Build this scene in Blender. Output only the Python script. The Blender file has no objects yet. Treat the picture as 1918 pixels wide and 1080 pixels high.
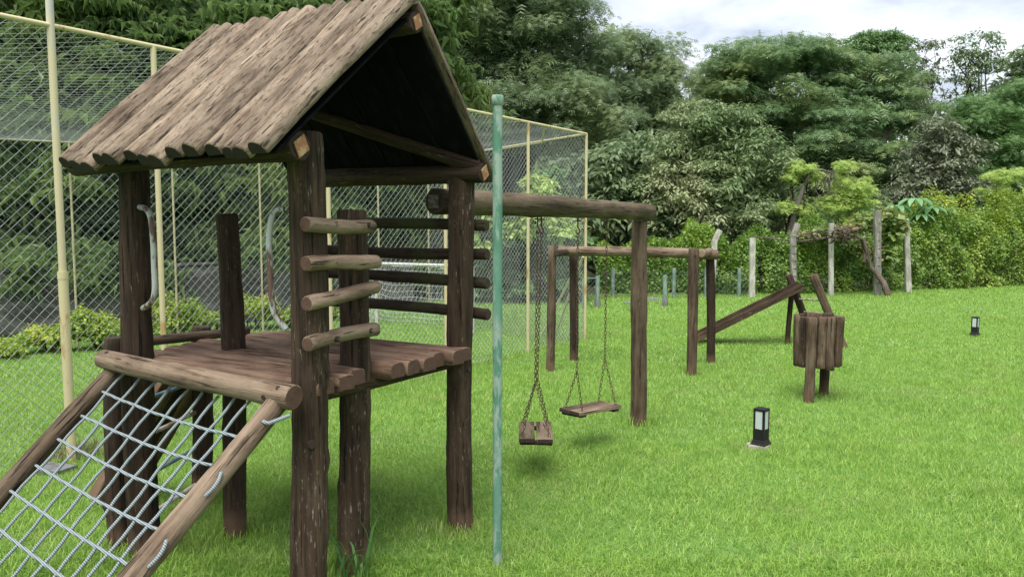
import bpy, math, random
import numpy as np
from mathutils import Vector, Matrix

S = bpy.context.scene
COL = S.collection
R = math.radians
random.seed(7)
RNG = np.random.default_rng(11)

# ------------------------------------------------------------------ camera, sky, sun, exposure
FPX = 1435.0                                  # focal length in photo pixels (photo 1918 wide)
PITCH = math.atan(112 / FPX)
EYE = 1.6
cam = bpy.data.objects.new('camera', bpy.data.cameras.new('camera'))
COL.objects.link(cam)
cam.location = (0, 0, EYE)
cam.rotation_euler = (math.pi / 2 - PITCH, 0, 0)
cam.data.sensor_width = 36
cam.data.lens = FPX / 1918 * 36
cam.data.clip_start = 0.05
cam.data.clip_end = 2000
S.camera = cam

SUN_EL, SUN_AZ = 66, 200                       # sun high, behind and to the left of the viewer
world = bpy.data.worlds.new('World')
S.world = world
world.use_nodes = True
wn, wl = world.node_tree.nodes, world.node_tree.links
wn.clear()
w_out = wn.new('ShaderNodeOutputWorld')
sky = wn.new('ShaderNodeTexSky')
sky.sky_type = 'NISHITA'
sky.sun_disc = False
sky.sun_elevation = R(SUN_EL)
sky.sun_rotation = R(SUN_AZ)
bg_sky = wn.new('ShaderNodeBackground')
bg_sky.inputs['Strength'].default_value = 0.12
wl.new(sky.outputs['Color'], bg_sky.inputs['Color'])
tc = wn.new('ShaderNodeTexCoord')
sep = wn.new('ShaderNodeSeparateXYZ')
wl.new(tc.outputs['Generated'], sep.inputs[0])


def wmath(op, a, b=None, clamp=False):
    n = wn.new('ShaderNodeMath')
    n.operation = op
    n.use_clamp = clamp
    for i, v in enumerate((a, b)):
        if v is None:
            continue
        if isinstance(v, (int, float)):
            n.inputs[i].default_value = v
        else:
            wl.new(v, n.inputs[i])
    return n.outputs[0]


den = wmath('ADD', wmath('ABSOLUTE', sep.outputs['Z']), 0.22)
comb = wn.new('ShaderNodeCombineXYZ')
wl.new(wmath('DIVIDE', sep.outputs['X'], den), comb.inputs[0])
wl.new(wmath('DIVIDE', sep.outputs['Y'], den), comb.inputs[1])
cn = wn.new('ShaderNodeTexNoise')
cn.inputs['Scale'].default_value = 2.3
cn.inputs['Detail'].default_value = 7
cn.inputs['Roughness'].default_value = 0.55
cn.inputs['Distortion'].default_value = 0.25
wl.new(comb.outputs[0], cn.inputs['Vector'])
cr = wn.new('ShaderNodeValToRGB')
cr.color_ramp.elements[0].position = 0.36
cr.color_ramp.elements[0].color = (0.47, 0.51, 0.60, 1)
cr.color_ramp.elements[1].position = 0.62
cr.color_ramp.elements[1].color = (0.95, 0.96, 0.99, 1)
e = cr.color_ramp.elements.new(0.48)
e.color = (0.74, 0.775, 0.84, 1)
wl.new(cn.outputs['Fac'], cr.inputs[0])
bg_cloud = wn.new('ShaderNodeBackground')
bg_cloud.inputs['Strength'].default_value = 0.51
wl.new(cr.outputs[0], bg_cloud.inputs['Color'])
wmix = wn.new('ShaderNodeMixShader')
wmix.inputs[0].default_value = 0.88
wl.new(bg_sky.outputs[0], wmix.inputs[1])
wl.new(bg_cloud.outputs[0], wmix.inputs[2])
wl.new(wmix.outputs[0], w_out.inputs[0])

sun = bpy.data.objects.new('sun', bpy.data.lights.new('sun', 'SUN'))
COL.objects.link(sun)
sun.data.energy = 2.5
sun.data.angle = R(45)
sun.data.color = (1.0, 0.965, 0.9)
_az = R(SUN_AZ)
sd = Vector((math.sin(_az) * math.cos(R(SUN_EL)), math.cos(_az) * math.cos(R(SUN_EL)), math.sin(R(SUN_EL))))
sun.rotation_euler = sd.to_track_quat('Z', 'Y').to_euler()

S.view_settings.view_transform = 'Standard'
S.view_settings.look = 'None'
S.view_settings.exposure = 1.32
S.view_settings.gamma = 1
S.view_settings.use_curve_mapping = False
S.render.engine = 'CYCLES'

# ------------------------------------------------------------------ placing helpers
_c, _s = math.cos(PITCH), math.sin(PITCH)


def ray(px, py):
    u, v = (px - 959) / FPX, (540 - py) / FPX
    return Vector((u, _c + v * _s, -_s + v * _c))


def at(px, py, Y):
    r = ray(px, py)
    t = Y / r.y
    return Vector((r.x * t, Y, EYE + r.z * t))


def gp(px, py, z=0.0):
    r = ray(px, py)
    t = (z - EYE) / r.z
    return Vector((r.x * t, r.y * t, z))


# tower frame: a runs along the ladder side, b along the planks
TA, TB, T0 = Vector((.54, .842, 0)), Vector((-.857, .515, 0)), Vector((-.87, 3.14, 0))


def L(a, b, z=0.0):
    v = T0 + TA * a + TB * b
    return Vector((v.x, v.y, z))


# ------------------------------------------------------------------ object helpers
def tag(o, label=None, cat=None, group=None, kind=None):
    if label: o['label'] = label
    if cat: o['category'] = cat
    if group: o['group'] = group
    if kind: o['kind'] = kind
    return o


def empty(name, loc, label, cat, group=None):
    o = bpy.data.objects.new(name, None)
    o.empty_display_size = 0.1
    COL.objects.link(o)
    o.location = loc
    return tag(o, label, cat, group)


def wloc(p):
    """world location of an unrotated parent chain"""
    v = Vector((0, 0, 0))
    m = Matrix.Identity(4)
    while p is not None:
        m = p.matrix_basis @ m
        p = p.parent
    return m


def link(name, me, parent=None, M=None):
    o = bpy.data.objects.new(name, me)
    COL.objects.link(o)
    if parent is not None:
        o.parent = parent
        if M is None:
            M = Matrix.Identity(4)
        o.matrix_basis = wloc(parent).inverted() @ M
    elif M is not None:
        o.matrix_basis = M
    return o


def np_mesh(name, V, F, mats, smooth=False, mi=None):
    """V (n,3); F list of arrays (m,k) of the same k, or one array"""
    me = bpy.data.meshes.new(name)
    V = np.asarray(V, dtype=np.float32)
    if not isinstance(F, list):
        F = [F]
    loops = np.concatenate([np.asarray(f).reshape(-1) for f in F]).astype(np.int32)
    tot = np.concatenate([np.full(len(f), np.asarray(f).shape[1]) for f in F]).astype(np.int32)
    start = np.concatenate([[0], np.cumsum(tot)[:-1]]).astype(np.int32)
    me.vertices.add(len(V))
    me.vertices.foreach_set('co', V.reshape(-1))
    me.loops.add(len(loops))
    me.loops.foreach_set('vertex_index', loops)
    me.polygons.add(len(tot))
    me.polygons.foreach_set('loop_start', start)
    me.polygons.foreach_set('loop_total', tot)
    if mi is not None:
        me.polygons.foreach_set('material_index', np.asarray(mi, dtype=np.int32))
    me.polygons.foreach_set('use_smooth', np.full(len(tot), bool(smooth)))
    for m in (mats if isinstance(mats, (list, tuple)) else [mats]):
        me.materials.append(m)
    me.update(calc_edges=True)
    me.validate()
    return me


def axes(p0, p1, up=None):
    d = (p1 - p0)
    z = d.normalized()
    if up is None:
        up = Vector((0, 0, 1)) if abs(z.z) < 0.9 else Vector((0, 1, 0))
    y = (up - z * up.dot(z)).normalized()
    x = y.cross(z)
    M = Matrix((x, y, z)).transposed().to_4x4()
    M.translation = p0
    return M, d.length


def prism(name, prof, Ln, mats, segs=6, wob=0.0, taper=1.0, seed=0, bow=0.0, lump=0.0, bevel=0.006, smooth=True, sl=0.0):
    """sweep a closed profile [(x,y)] along +z for Ln; slot 1 = cut ends"""
    rg = np.random.default_rng(seed + 1000)
    P = np.array(prof, dtype=float)
    n = len(P)
    zs = np.linspace(0, 1, segs + 1)
    zz = [0.0] + [min(max(t * Ln, bevel), Ln - bevel) for t in zs] + [Ln]
    ph = rg.uniform(0, 6.28, 6)
    ang = np.arctan2(P[:, 1], P[:, 0])
    knots = [(rg.uniform(.05, .95), rg.uniform(-3.1, 3.1), rg.uniform(.08, .22)) for _ in range(int(Ln * 3) + 1)] if (lump > .03 and n >= 14) else []
    V = []
    for k, z in enumerate(zz):
        t = z / Ln
        sc = (1 + (taper - 1) * t)
        sc *= 1 + wob * (math.sin(t * 7 + ph[0]) * .5 + math.sin(t * 17 + ph[1]) * .3 + rg.normal() * .25)
        if k in (0, len(zz) - 1):
            sc *= 1 - bevel / max(abs(P).max(), 1e-3) * .9
        off = np.array([math.sin(t * 3.1 + ph[2]) - math.sin(ph[2]), math.sin(t * 2.7 + ph[3]) - math.sin(ph[3])]) * bow
        rad = 1 + lump * (np.sin(ang * 3 + ph[4] + t * 4) * .5 + np.sin(ang * 5 + ph[5] - t * 9) * .35 + rg.normal(size=n) * .3)
        for (kt, ka, kh) in knots:
            da = np.abs((ang - ka + np.pi) % (2 * np.pi) - np.pi)
            rad = rad + kh * np.exp(-((t - kt) * Ln / .035) ** 2 - (da / .45) ** 2)
        Q = P * sc * rad[:, None] + off
        zoff = (sl * P[:, 0] / max(abs(P).max(), 1e-3)) if k in (0, 1, len(zz) - 1, len(zz) - 2) else 0
        V.append(np.column_stack([Q, np.full(n, z) + zoff]))
    m = len(zz)
    V = np.concatenate(V)
    i = np.arange(n)
    j = (i + 1) % n
    q = np.concatenate([np.column_stack([k * n + i, k * n + j, (k + 1) * n + j, (k + 1) * n + i]) for k in range(m - 1)])
    caps = [i[::-1][None, :], ((m - 1) * n + i)[None, :]]
    mi = [0] * len(q) + [1, 1]
    mi[:n] = [1] * n if bevel > 0.02 else [0] * n
    me = np_mesh(name, V, [q] + caps, mats, smooth=False, mi=mi)
    if smooth:
        sm = np.ones(len(me.polygons), dtype=bool)
        sm[-2:] = False
        me.polygons.foreach_set('use_smooth', sm)
    return me


_seed = [0]


def nseed():
    _seed[0] += 1
    return _seed[0]


def circ(r, n=14):
    return [(r * math.cos(2 * math.pi * k / n), r * math.sin(2 * math.pi * k / n)) for k in range(n)]


def log(name, p0, p1, r, mats, parent, taper=1.0, wob=.05, bow=.008, lump=.035, n=16, segs=12, up=None, sl=0.0):
    p0, p1 = Vector(p0), Vector(p1)
    M, Ln = axes(p0, p1, up)
    me = prism(name, circ(r, n), Ln, mats, segs=segs, wob=wob, taper=taper, seed=nseed(), bow=bow, lump=lump, sl=sl)
    return link(name, me, parent, M)


def halflog(name, p0, p1, w, h, up, mats, parent, segs=9, wob=.07, bow=.006, taper=1.0, base=.012, n=9, sl=0.0, pw=.8):
    """flat underside, convex side towards up; local x across"""
    M, Ln = axes(Vector(p0), Vector(p1), Vector(up))
    prof = [(w / 2, -base)] + [(w / 2 * math.cos(math.pi * k / (n - 1)), h * math.sin(math.pi * k / (n - 1)) ** pw) for k in range(n)] + [(-w / 2, -base)]
    me = prism(name, prof, Ln, mats, segs=segs, wob=wob, bow=bow, lump=.04, taper=taper, seed=nseed(), sl=sl)
    return link(name, me, parent, M)


def board(name, p0, p1, w, h, up, mats, parent, segs=4, wob=.015, bow=0.002, bevel=.004):
    M, Ln = axes(Vector(p0), Vector(p1), Vector(up))
    b = min(w, h) * .14
    a, c = w / 2, h / 2
    prof = [(a, -c + b), (a, c - b), (a - b, c), (-a + b, c), (-a, c - b), (-a, -c + b), (-a + b, -c), (a - b, -c)]
    me = prism(name, prof, Ln, mats, segs=segs, wob=wob, bow=bow, lump=.004, seed=nseed(), bevel=bevel, smooth=False)
    return link(name, me, parent, M)


def tube_arrays(path, r, n=6, closed=False):
    P = np.array([tuple(p) for p in path], dtype=float)
    T = np.gradient(P, axis=0)
    T /= np.linalg.norm(T, axis=1)[:, None] + 1e-9
    ref = np.array([0, 0, 1.0]) if abs(T[0][2]) < .9 else np.array([0, 1.0, 0])
    X = []
    for t in T:
        ref = ref - t * ref.dot(t)
        ref /= np.linalg.norm(ref) + 1e-9
        X.append(ref.copy())
    X = np.array(X)
    Y = np.cross(T, X)
    a = np.arange(n) * 2 * math.pi / n
    rr = np.broadcast_to(np.asarray(r, dtype=float), (len(P),))
    V = P[:, None] + rr[:, None, None] * (np.cos(a)[None, :, None] * X[:, None] + np.sin(a)[None, :, None] * Y[:, None])
    V = V.reshape(-1, 3)
    i = np.arange(n)
    j = (i + 1) % n
    F = np.concatenate([np.column_stack([k * n + i, k * n + j, (k + 1) * n + j, (k + 1) * n + i]) for k in range(len(P) - 1)])
    return V, F


def tube(name, paths, r, mat, parent=None, n=8, smooth=True, cap=True):
    Vs, Fs, o = [], [], 0
    caps = []
    for k, p in enumerate(paths):
        rr = r[k] if isinstance(r, list) else r
        V, F = tube_arrays(p, rr, n)
        Vs.append(V)
        Fs.append(F + o)
        if cap:
            Vs.append(V[:n]); Vs.append(V[-n:])
            caps.append((np.arange(n)[::-1] + o + len(V))[None])
            caps.append((np.arange(n) + o + len(V) + n)[None])
            o += 2 * n
        o += len(V)
    FF = np.concatenate(Fs)
    me = np_mesh(name, np.concatenate(Vs), [FF] + caps, mat, smooth=smooth)
    if smooth and caps:
        fl = np.zeros(len(me.polygons), dtype=bool)
        fl[:len(FF)] = True
        me.polygons.foreach_set('use_smooth', fl)
    return link(name, me, parent, Matrix.Identity(4))


def wires(segs, r):
    """segs (m,2,3): straight three-sided wires joined into one array mesh"""
    A, B = segs[:, 0], segs[:, 1]
    T = B - A
    T /= np.linalg.norm(T, axis=1)[:, None] + 1e-9
    ref = np.where(np.abs(T[:, 2:3]) < .9, np.array([[0, 0, 1.0]]), np.array([[0, 1.0, 0]]))
    X = np.cross(T, ref)
    X /= np.linalg.norm(X, axis=1)[:, None] + 1e-9
    Y = np.cross(T, X)
    V = []
    for P in (A, B):
        for k in range(3):
            a = 2 * math.pi * k / 3
            V.append(P + r * (math.cos(a) * X + math.sin(a) * Y))
    V = np.stack(V, axis=1)
    m = len(A)
    o = np.arange(m)[:, None] * 6
    F = np.concatenate([o + np.array([[k, (k + 1) % 3, 3 + (k + 1) % 3, 3 + k]]) for k in range(3)])
    return V.reshape(-1, 3), F


def diamond_segs(W, Hh, cw, ch, step=None):
    """diagonal wire segments of a chain link sheet in (u,v), zigzagging cell by cell"""
    out = []
    nu = int(W / cw) + 1
    nv = int(Hh / ch) + 1
    for i in range(nu):
        for j in range(nv):
            u, v = i * cw, j * ch
            if (i + j) % 2 == 0:
                out.append(((u, v), (min(u + cw, W), min(v + ch, Hh))))
            else:
                out.append(((u, min(v + ch, Hh)), (min(u + cw, W), v)))
    return np.array(out)


def sheet(name, c00, c10, c01, c11, W, Hh, cw, ch, r, mat, parent, bulge=0.0, seed=0, jit=0.0):
    sg = diamond_segs(W, Hh, cw, ch)
    uv = sg.reshape(-1, 2) / np.array([W, Hh])
    u, v = uv[:, :1], uv[:, 1:]
    c00, c10, c01, c11 = [np.array(tuple(c)) for c in (c00, c10, c01, c11)]
    P = c00 * (1 - u) * (1 - v) + c10 * u * (1 - v) + c01 * (1 - u) * v + c11 * u * v
    nn = np.cross(c10 - c00, c01 - c00)
    nn /= np.linalg.norm(nn)
    q = (u * 37.1 * 1 + v * 0)
    wav = np.sin(u * 23 + seed) * np.sin(v * 7 + seed * 2) * .5 + np.sin(u * 51 + v * 13 + seed) * .3
    P = P + nn * (wav * jit) + nn * bulge * np.sin(u * math.pi) * np.sin(v * math.pi)
    V, F = wires(P.reshape(-1, 2, 3), r)
    o = link(name, np_mesh(name, V, F, mat, smooth=True), parent, Matrix.Identity(4))
    o['kind'] = 'stuff'
    return o


# ------------------------------------------------------------------ materials
class NT:
    def __init__(s, name):
        s.m = bpy.data.materials.new(name)
        s.m.use_nodes = True
        s.n, s.l = s.m.node_tree.nodes, s.m.node_tree.links
        s.n.clear()
        s.out = s.n.new('ShaderNodeOutputMaterial')
        s.b = s.n.new('ShaderNodeBsdfPrincipled')
        s.l.new(s.b.outputs[0], s.out.inputs[0])

    def node(s, t, **kw):
        n = s.n.new(t)
        for k, v in kw.items():
            if hasattr(n, k) and k not in n.inputs:
                setattr(n, k, v)
            else:
                s.put(n, k, v)
        return n

    def put(s, n, k, v):
        if isinstance(v, bpy.types.NodeSocket):
            s.l.new(v, n.inputs[k])
        else:
            n.inputs[k].default_value = v

    def math(s, op, a, b=0.0, clamp=False):
        n = s.n.new('ShaderNodeMath')
        n.operation = op
        n.use_clamp = clamp
        s.put(n, 0, a)
        s.put(n, 1, b)
        return n.outputs[0]

    def noise(s, vec, scale, detail=4, rough=.55, dist=0.0):
        n = s.node('ShaderNodeTexNoise', Scale=scale, Detail=detail, Roughness=rough, Distortion=dist)
        s.l.new(vec, n.inputs['Vector'])
        return n.outputs['Fac']

    def ramp(s, fac, stops):
        n = s.n.new('ShaderNodeValToRGB')
        el = n.color_ramp.elements
        while len(el) < len(stops):
            el.new(.5)
        for e_, (p, c) in zip(el, stops):
            e_.position = p
            e_.color = tuple(c) + (1,) if len(c) == 3 else c
        s.l.new(fac, n.inputs[0])
        return n.outputs[0]

    def mix(s, fac, a, b, mode='MIX'):
        n = s.n.new('ShaderNodeMix')
        n.data_type = 'RGBA'
        n.blend_type = mode
        s.put(n, 0, fac)
        for k, v in ((6, a), (7, b)):
            if isinstance(v, (tuple, list)):
                v = tuple(v) + (1,) if len(v) == 3 else v
            s.put(n, k, v)
        return n.outputs[2]

    def coords(s, kind='Object', sc=(1, 1, 1), rand=True):
        t = s.n.new('ShaderNodeTexCoord')
        v = t.outputs[kind]
        if rand:
            oi = s.n.new('ShaderNodeObjectInfo')
            mlt = s.node('ShaderNodeVectorMath', operation='SCALE')
            cx = s.n.new('ShaderNodeCombineXYZ')
            for k in range(3):
                s.l.new(oi.outputs['Random'], cx.inputs[k])
            s.l.new(cx.outputs[0], mlt.inputs[0])
            mlt.inputs['Scale'].default_value = 37.0
            ad = s.node('ShaderNodeVectorMath', operation='ADD')
            s.l.new(v, ad.inputs[0])
            s.l.new(mlt.outputs[0], ad.inputs[1])
            v = ad.outputs[0]
        mp = s.n.new('ShaderNodeMapping')
        mp.inputs['Scale'].default_value = sc
        s.l.new(v, mp.inputs[0])
        return mp.outputs[0]

    def bump(s, h, strength=.5, dist=.01):
        n = s.node('ShaderNodeBump', Strength=strength, Distance=dist)
        s.l.new(h, n.inputs['Height'])
        s.l.new(n.outputs[0], s.b.inputs['Normal'])


def wood(name, dark, mid, light, pale=.35, rough=.85, moss=0.0, depth=.006, pit=0.0, zs=1.6, scratch=0.0, across=30, vary=.8):
    t = NT(name)
    f1 = t.noise(t.coords(sc=(across, across, zs)), 1.0, 8, .68, .5)
    f2 = t.noise(t.coords(sc=(75, 75, zs * 1.6)), 1.0, 4, .6)
    big = t.noise(t.coords(sc=(4.5, 4.5, 2.6)), 1.0, 5, .65)
    col = t.ramp(f1, [(.34, dark), (.56, mid), (.80, light)])
    fac = t.ramp(big, [(.62 - pale * .35, (0, 0, 0)), (.74 - pale * .22, (1, 1, 1))])
    col = t.mix(t.math('MULTIPLY', fac, .75), col, t.mix(f1, mid, light))
    col = t.mix(t.ramp(big, [(.30, (.55, .55, .55)), (.46, (0, 0, 0))]), col, dark)
    crack = t.ramp(f2, [(.33, (1, 1, 1)), (.40, (0, 0, 0))])
    col = t.mix(t.math('MULTIPLY', crack, .9), col, tuple(c * .3 for c in dark))
    if scratch:
        sf = t.ramp(t.noise(t.coords(sc=(110, 110, 16)), 1.0, 3, .7), [(.60, (0, 0, 0)), (.68, (1, 1, 1))])
        col = t.mix(t.math('MULTIPLY', t.math('MULTIPLY', sf, scratch), t.ramp(big, [(.45, (.1, .1, .1)), (.6, (1, 1, 1))])), col, (.36, .30, .25))
    if pit:
        pf = t.ramp(t.noise(t.coords(sc=(85, 85, 20)), 1.0, 4, .7), [(.36, (1, 1, 1)), (.45, (0, 0, 0))])
        col = t.mix(t.math('MULTIPLY', pf, pit), col, tuple(c * .6 for c in dark))
    if moss:
        mf = t.ramp(t.noise(t.coords(sc=(5, 5, 4)), 1.0, 5, .65), [(.50, (0, 0, 0)), (.64, (1, 1, 1))])
        col = t.mix(t.math('MULTIPLY', mf, moss), col, (.055, .075, .02))
    oi = t.n.new('ShaderNodeObjectInfo')
    col = t.mix(1.0, col, t.ramp(oi.outputs['Random'], [(0, (vary, vary, vary)), (1, (1, 1, 1))]), 'MULTIPLY')
    pz = t.n.new('ShaderNodeSeparateXYZ')
    t.l.new(t.n.new('ShaderNodeNewGeometry').outputs['Position'], pz.inputs[0])
    soil = t.math('MULTIPLY', t.math('SUBTRACT', t.math('MULTIPLY', big, .30), pz.outputs['Z']), 12.0, clamp=True)
    col = t.mix(t.math('MULTIPLY', soil, .6), col, (.14, .085, .055))
    t.l.new(col, t.b.inputs['Base Color'])
    t.b.inputs['Roughness'].default_value = rough
    t.b.inputs['Specular IOR Level'].default_value = .25
    h = t.math('ADD', t.math('MULTIPLY', f1, 1.2), t.math('MULTIPLY', crack, -.8))
    t.bump(h, 1.0, depth)
    return t.m


def endgrain(name, a, b):
    t = NT(name)
    v = t.coords(rand=False)
    w = t.node('ShaderNodeTexWave', wave_type='RINGS', rings_direction='Z', Scale=55.0, Distortion=3.0, Detail=3.0)
    t.l.new(v, w.inputs['Vector'])
    n = t.noise(t.coords(sc=(40, 40, 40)), 1.0, 4)
    f = t.math('ADD', t.math('MULTIPLY', w.outputs['Fac'], .45), t.math('MULTIPLY', n, .6))
    t.l.new(t.ramp(f, [(.25, a), (.75, b)]), t.b.inputs['Base Color'])
    t.b.inputs['Roughness'].default_value = .9
    t.bump(f, .6, .004)
    return t.m


def paint(name, col, col2=None, amount=.3, scale=20, rough=.5, metal=0.0, third=None, bump=.15):
    t = NT(name)
    v = t.coords(sc=(scale, scale, scale * .35))
    f = t.noise(v, 1.0, 6, .65)
    c = t.mix(t.ramp(f, [(.60 - amount * .3, (0, 0, 0)), (.66 - amount * .25, (1, 1, 1))]), col, col2 or tuple(x * .6 for x in col))
    if third:
        f3 = t.noise(t.coords(sc=(scale * .4, scale * .4, scale * .2)), 1.0, 5, .6)
        c = t.mix(t.ramp(f3, [(.52, (0, 0, 0)), (.60, (1, 1, 1))]), c, third)
    big = t.noise(t.coords(sc=(4, 4, 2)), 1.0, 3)
    c = t.mix(t.math('MULTIPLY', big, .16), c, tuple(x * .55 for x in col))
    t.l.new(c, t.b.inputs['Base Color'])
    t.b.inputs['Roughness'].default_value = rough
    t.b.inputs['Metallic'].default_value = metal
    t.bump(f, bump, .003)
    return t.m


def leafmat(name, a, b, c=None, trans=.25, rough=.45, spec=.5, scale=.35):
    """colour varies leaf by leaf and clump by clump"""
    t = NT(name)
    geo = t.n.new('ShaderNodeNewGeometry')
    tcn = t.n.new('ShaderNodeTexCoord')
    nz = t.noise(tcn.outputs['Object'], scale, 3, .6)
    col = t.ramp(geo.outputs['Random Per Island'], [(0, a), (1, b)])
    if c:
        col = t.mix(t.ramp(nz, [(.48, (0, 0, 0)), (.66, (1, 1, 1))]), col, c)
    t.l.new(col, t.b.inputs['Base Color'])
    t.b.inputs['Roughness'].default_value = rough
    t.b.inputs['Specular IOR Level'].default_value = spec
    tr = t.node('ShaderNodeBsdfTranslucent')
    tcol = t.mix(.5, col, (.5, .8, .1), 'MULTIPLY')
    t.l.new(t.mix(.5, col, tuple(min(1, x * 1.6) for x in b)), tr.inputs[0])
    mx = t.node('ShaderNodeMixShader')
    mx.inputs[0].default_value = trans
    t.l.new(t.b.outputs[0], mx.inputs[1])
    t.l.new(tr.outputs[0], mx.inputs[2])
    t.l.new(mx.outputs[0], t.out.inputs[0])
    return t.m


M = {}
M['dark'] = wood('dark_stained_wood', (.014, .0088, .0060), (.052, .032, .020), (.10, .070, .050), pale=.12, scratch=.35)
M['dark2'] = wood('dark_stained_wood_worn', (.019, .012, .008), (.068, .0425, .0265), (.145, .104, .072), pale=.18, scratch=.75)
M['deck'] = wood('red_brown_plank_wood', (.050, .027, .018), (.205, .125, .085), (.33, .24, .172), pale=.5, zs=2.0)
M['pale'] = wood('weathered_bare_wood', (.065, .042, .028), (.205, .145, .100), (.35, .275, .20), pale=.5, depth=.009, zs=2.2)
M['roof'] = wood('weathered_roof_wood', (.085, .058, .040), (.245, .183, .130), (.44, .36, .27), pale=.5, depth=.012, pit=.8, zs=4.5, across=40, vary=.68)
M['beam'] = wood('mossy_beam_wood', (.035, .023, .015), (.115, .080, .053), (.24, .185, .13), pale=.4, moss=.35, zs=3)
M['rail'] = wood('mossy_dark_rail_wood', (.012, .008, .006), (.045, .027, .019), (.09, .063, .046), pale=.25, moss=.5)
M['post'] = wood('grey_brown_post_wood', (.034, .022, .014), (.115, .080, .050), (.22, .17, .118), pale=.4, scratch=.3, zs=2.2)
M['end'] = endgrain('cut_end_grain', (.035, .018, .012), (.13, .066, .045))
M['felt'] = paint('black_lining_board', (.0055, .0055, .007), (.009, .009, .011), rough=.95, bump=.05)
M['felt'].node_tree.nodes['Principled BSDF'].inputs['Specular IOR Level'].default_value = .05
M['end_dark'] = endgrain('dark_cut_end_grain', (.012, .008, .006), (.055, .034, .025))
M['end_pale'] = endgrain('pale_cut_end_grain', (.13, .08, .055), (.30, .21, .15))
M['end_shaded'] = endgrain('shade_darkened_cut_ends', (.006, .004, .003), (.026, .017, .012))  # dark roof log ends, with their shading put into the colour
M['rope'] = None
M['cream'] = paint('cream_painted_steel', (.56, .49, .29), (.42, .25, .10), amount=.08, scale=9, rough=.45)
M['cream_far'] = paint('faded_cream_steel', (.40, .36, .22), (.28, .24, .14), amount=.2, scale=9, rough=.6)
M['cream_blue'] = paint('patchy_cream_and_blue_paint', (.54, .48, .30), (.50, .47, .34), amount=.2, scale=5, rough=.5, third=(.36, .40, .47))
M['green_pole'] = paint('faded_green_paint', (.075, .20, .135), (.25, .33, .28), amount=.48, scale=18, rough=.85, third=(.105, .235, .17), bump=.5)
M['greypole'] = paint('pale_green_post_paint', (.22, .29, .25), (.13, .19, .16), amount=.5, scale=14, rough=.7)
M['wire'] = paint('galvanised_wire', (.34, .36, .36), (.26, .28, .28), rough=.5, metal=.2)
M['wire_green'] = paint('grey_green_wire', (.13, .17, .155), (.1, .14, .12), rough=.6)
M['handle'] = paint('chipped_white_paint_on_rust', (.36, .38, .36), (.10, .042, .03), amount=.42, scale=22, rough=.6, bump=.5)
M['bluebar'] = paint('blue_painted_bar', (.10, .17, .22), (.2, .25, .27), rough=.5)
M['whitebar'] = paint('chipped_white_bar', (.5, .47, .42), (.25, .16, .1), amount=.5, rough=.6)
M['rust'] = paint('rusty_chain_steel', (.085, .065, .052), (.14, .085, .055), amount=.6, scale=60, rough=.7, metal=.5)
M['steel'] = paint('dull_bolt_steel', (.22, .20, .18), (.1, .06, .04), rough=.5, metal=.7, scale=60)
M['plate'] = paint('rusty_yellow_tin_plate', (.42, .30, .15), (.30, .12, .05), amount=.6, scale=30, rough=.6, metal=.2)
M['tin'] = paint('dull_grey_tin_plate', (.12, .11, .09), (.05, .04, .03), amount=.5, scale=40, rough=.7, metal=.2)
M['hole'] = paint('shadowed_bolt_recess', (.03, .018, .012), rough=.9)
M['white'] = paint('white_goal_paint', (.50, .50, .48), (.38, .38, .35), rough=.5)
M['net'] = paint('white_net_cord', (.58, .60, .60), rough=.9)
M['black'] = paint('black_lamp_housing', (.012, .012, .013), (.016, .016, .016), rough=.6, bump=.05)
M['black'].node_tree.nodes['Principled BSDF'].inputs['Specular IOR Level'].default_value = .2
M['frost'] = paint('frosted_lamp_panel', (.44, .50, .49), (.40, .46, .45), rough=.35, bump=.02)
M['concrete'] = paint('weathered_concrete', (.36, .34, .30), (.24, .22, .19), amount=.5, scale=12, rough=.95, bump=.5)
M['slab'] = paint('grey_slab', (.16, .165, .17), (.1, .1, .1), amount=.5, scale=12, rough=.9, bump=.5)
M['pconc'] = paint('pale_concrete_post', (.50, .48, .43), (.33, .31, .27), amount=.5, scale=10, rough=.95, bump=.6)
M['pconc2'] = paint('stained_concrete_post', (.33, .31, .28), (.17, .16, .14), amount=.7, scale=12, rough=.95, bump=.6)
M['wall'] = paint('stained_plaster_wall', (.12, .117, .113), (.05, .048, .046), amount=.6, scale=5, rough=.95, bump=.4, third=(.12, .115, .11))
M['bark'] = wood('tree_bark', (.022, .017, .012), (.065, .05, .038), (.12, .10, .08), pale=.3, depth=.03)
M['barkgrey'] = wood('grey_bark', (.07, .06, .05), (.17, .15, .13), (.26, .24, .21), pale=.5, depth=.02)
M['vine'] = wood('vine_stem', (.05, .035, .028), (.14, .105, .085), (.22, .18, .15), pale=.5, depth=.01)

# rope: blue grey with a twisted lay
t = NT('blue_grey_rope')
v = t.coords('UV', rand=False)
geo = t.n.new('ShaderNodeTexCoord')
wv = t.node('ShaderNodeTexWave', wave_type='BANDS', bands_direction='DIAGONAL', Scale=48.0, Distortion=1.0)
t.l.new(geo.outputs['Object'], wv.inputs['Vector'])
nz = t.noise(geo.outputs['Object'], 120, 3)
f = t.math('ADD', t.math('MULTIPLY', wv.outputs['Fac'], .6), t.math('MULTIPLY', nz, .4))
t.l.new(t.ramp(f, [(.2, (.10, .125, .14)), (.7, (.29, .335, .36))]), t.b.inputs['Base Color'])
t.b.inputs['Roughness'].default_value = .9
t.bump(f, .9, .004)
M['rope'] = t.m

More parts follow.
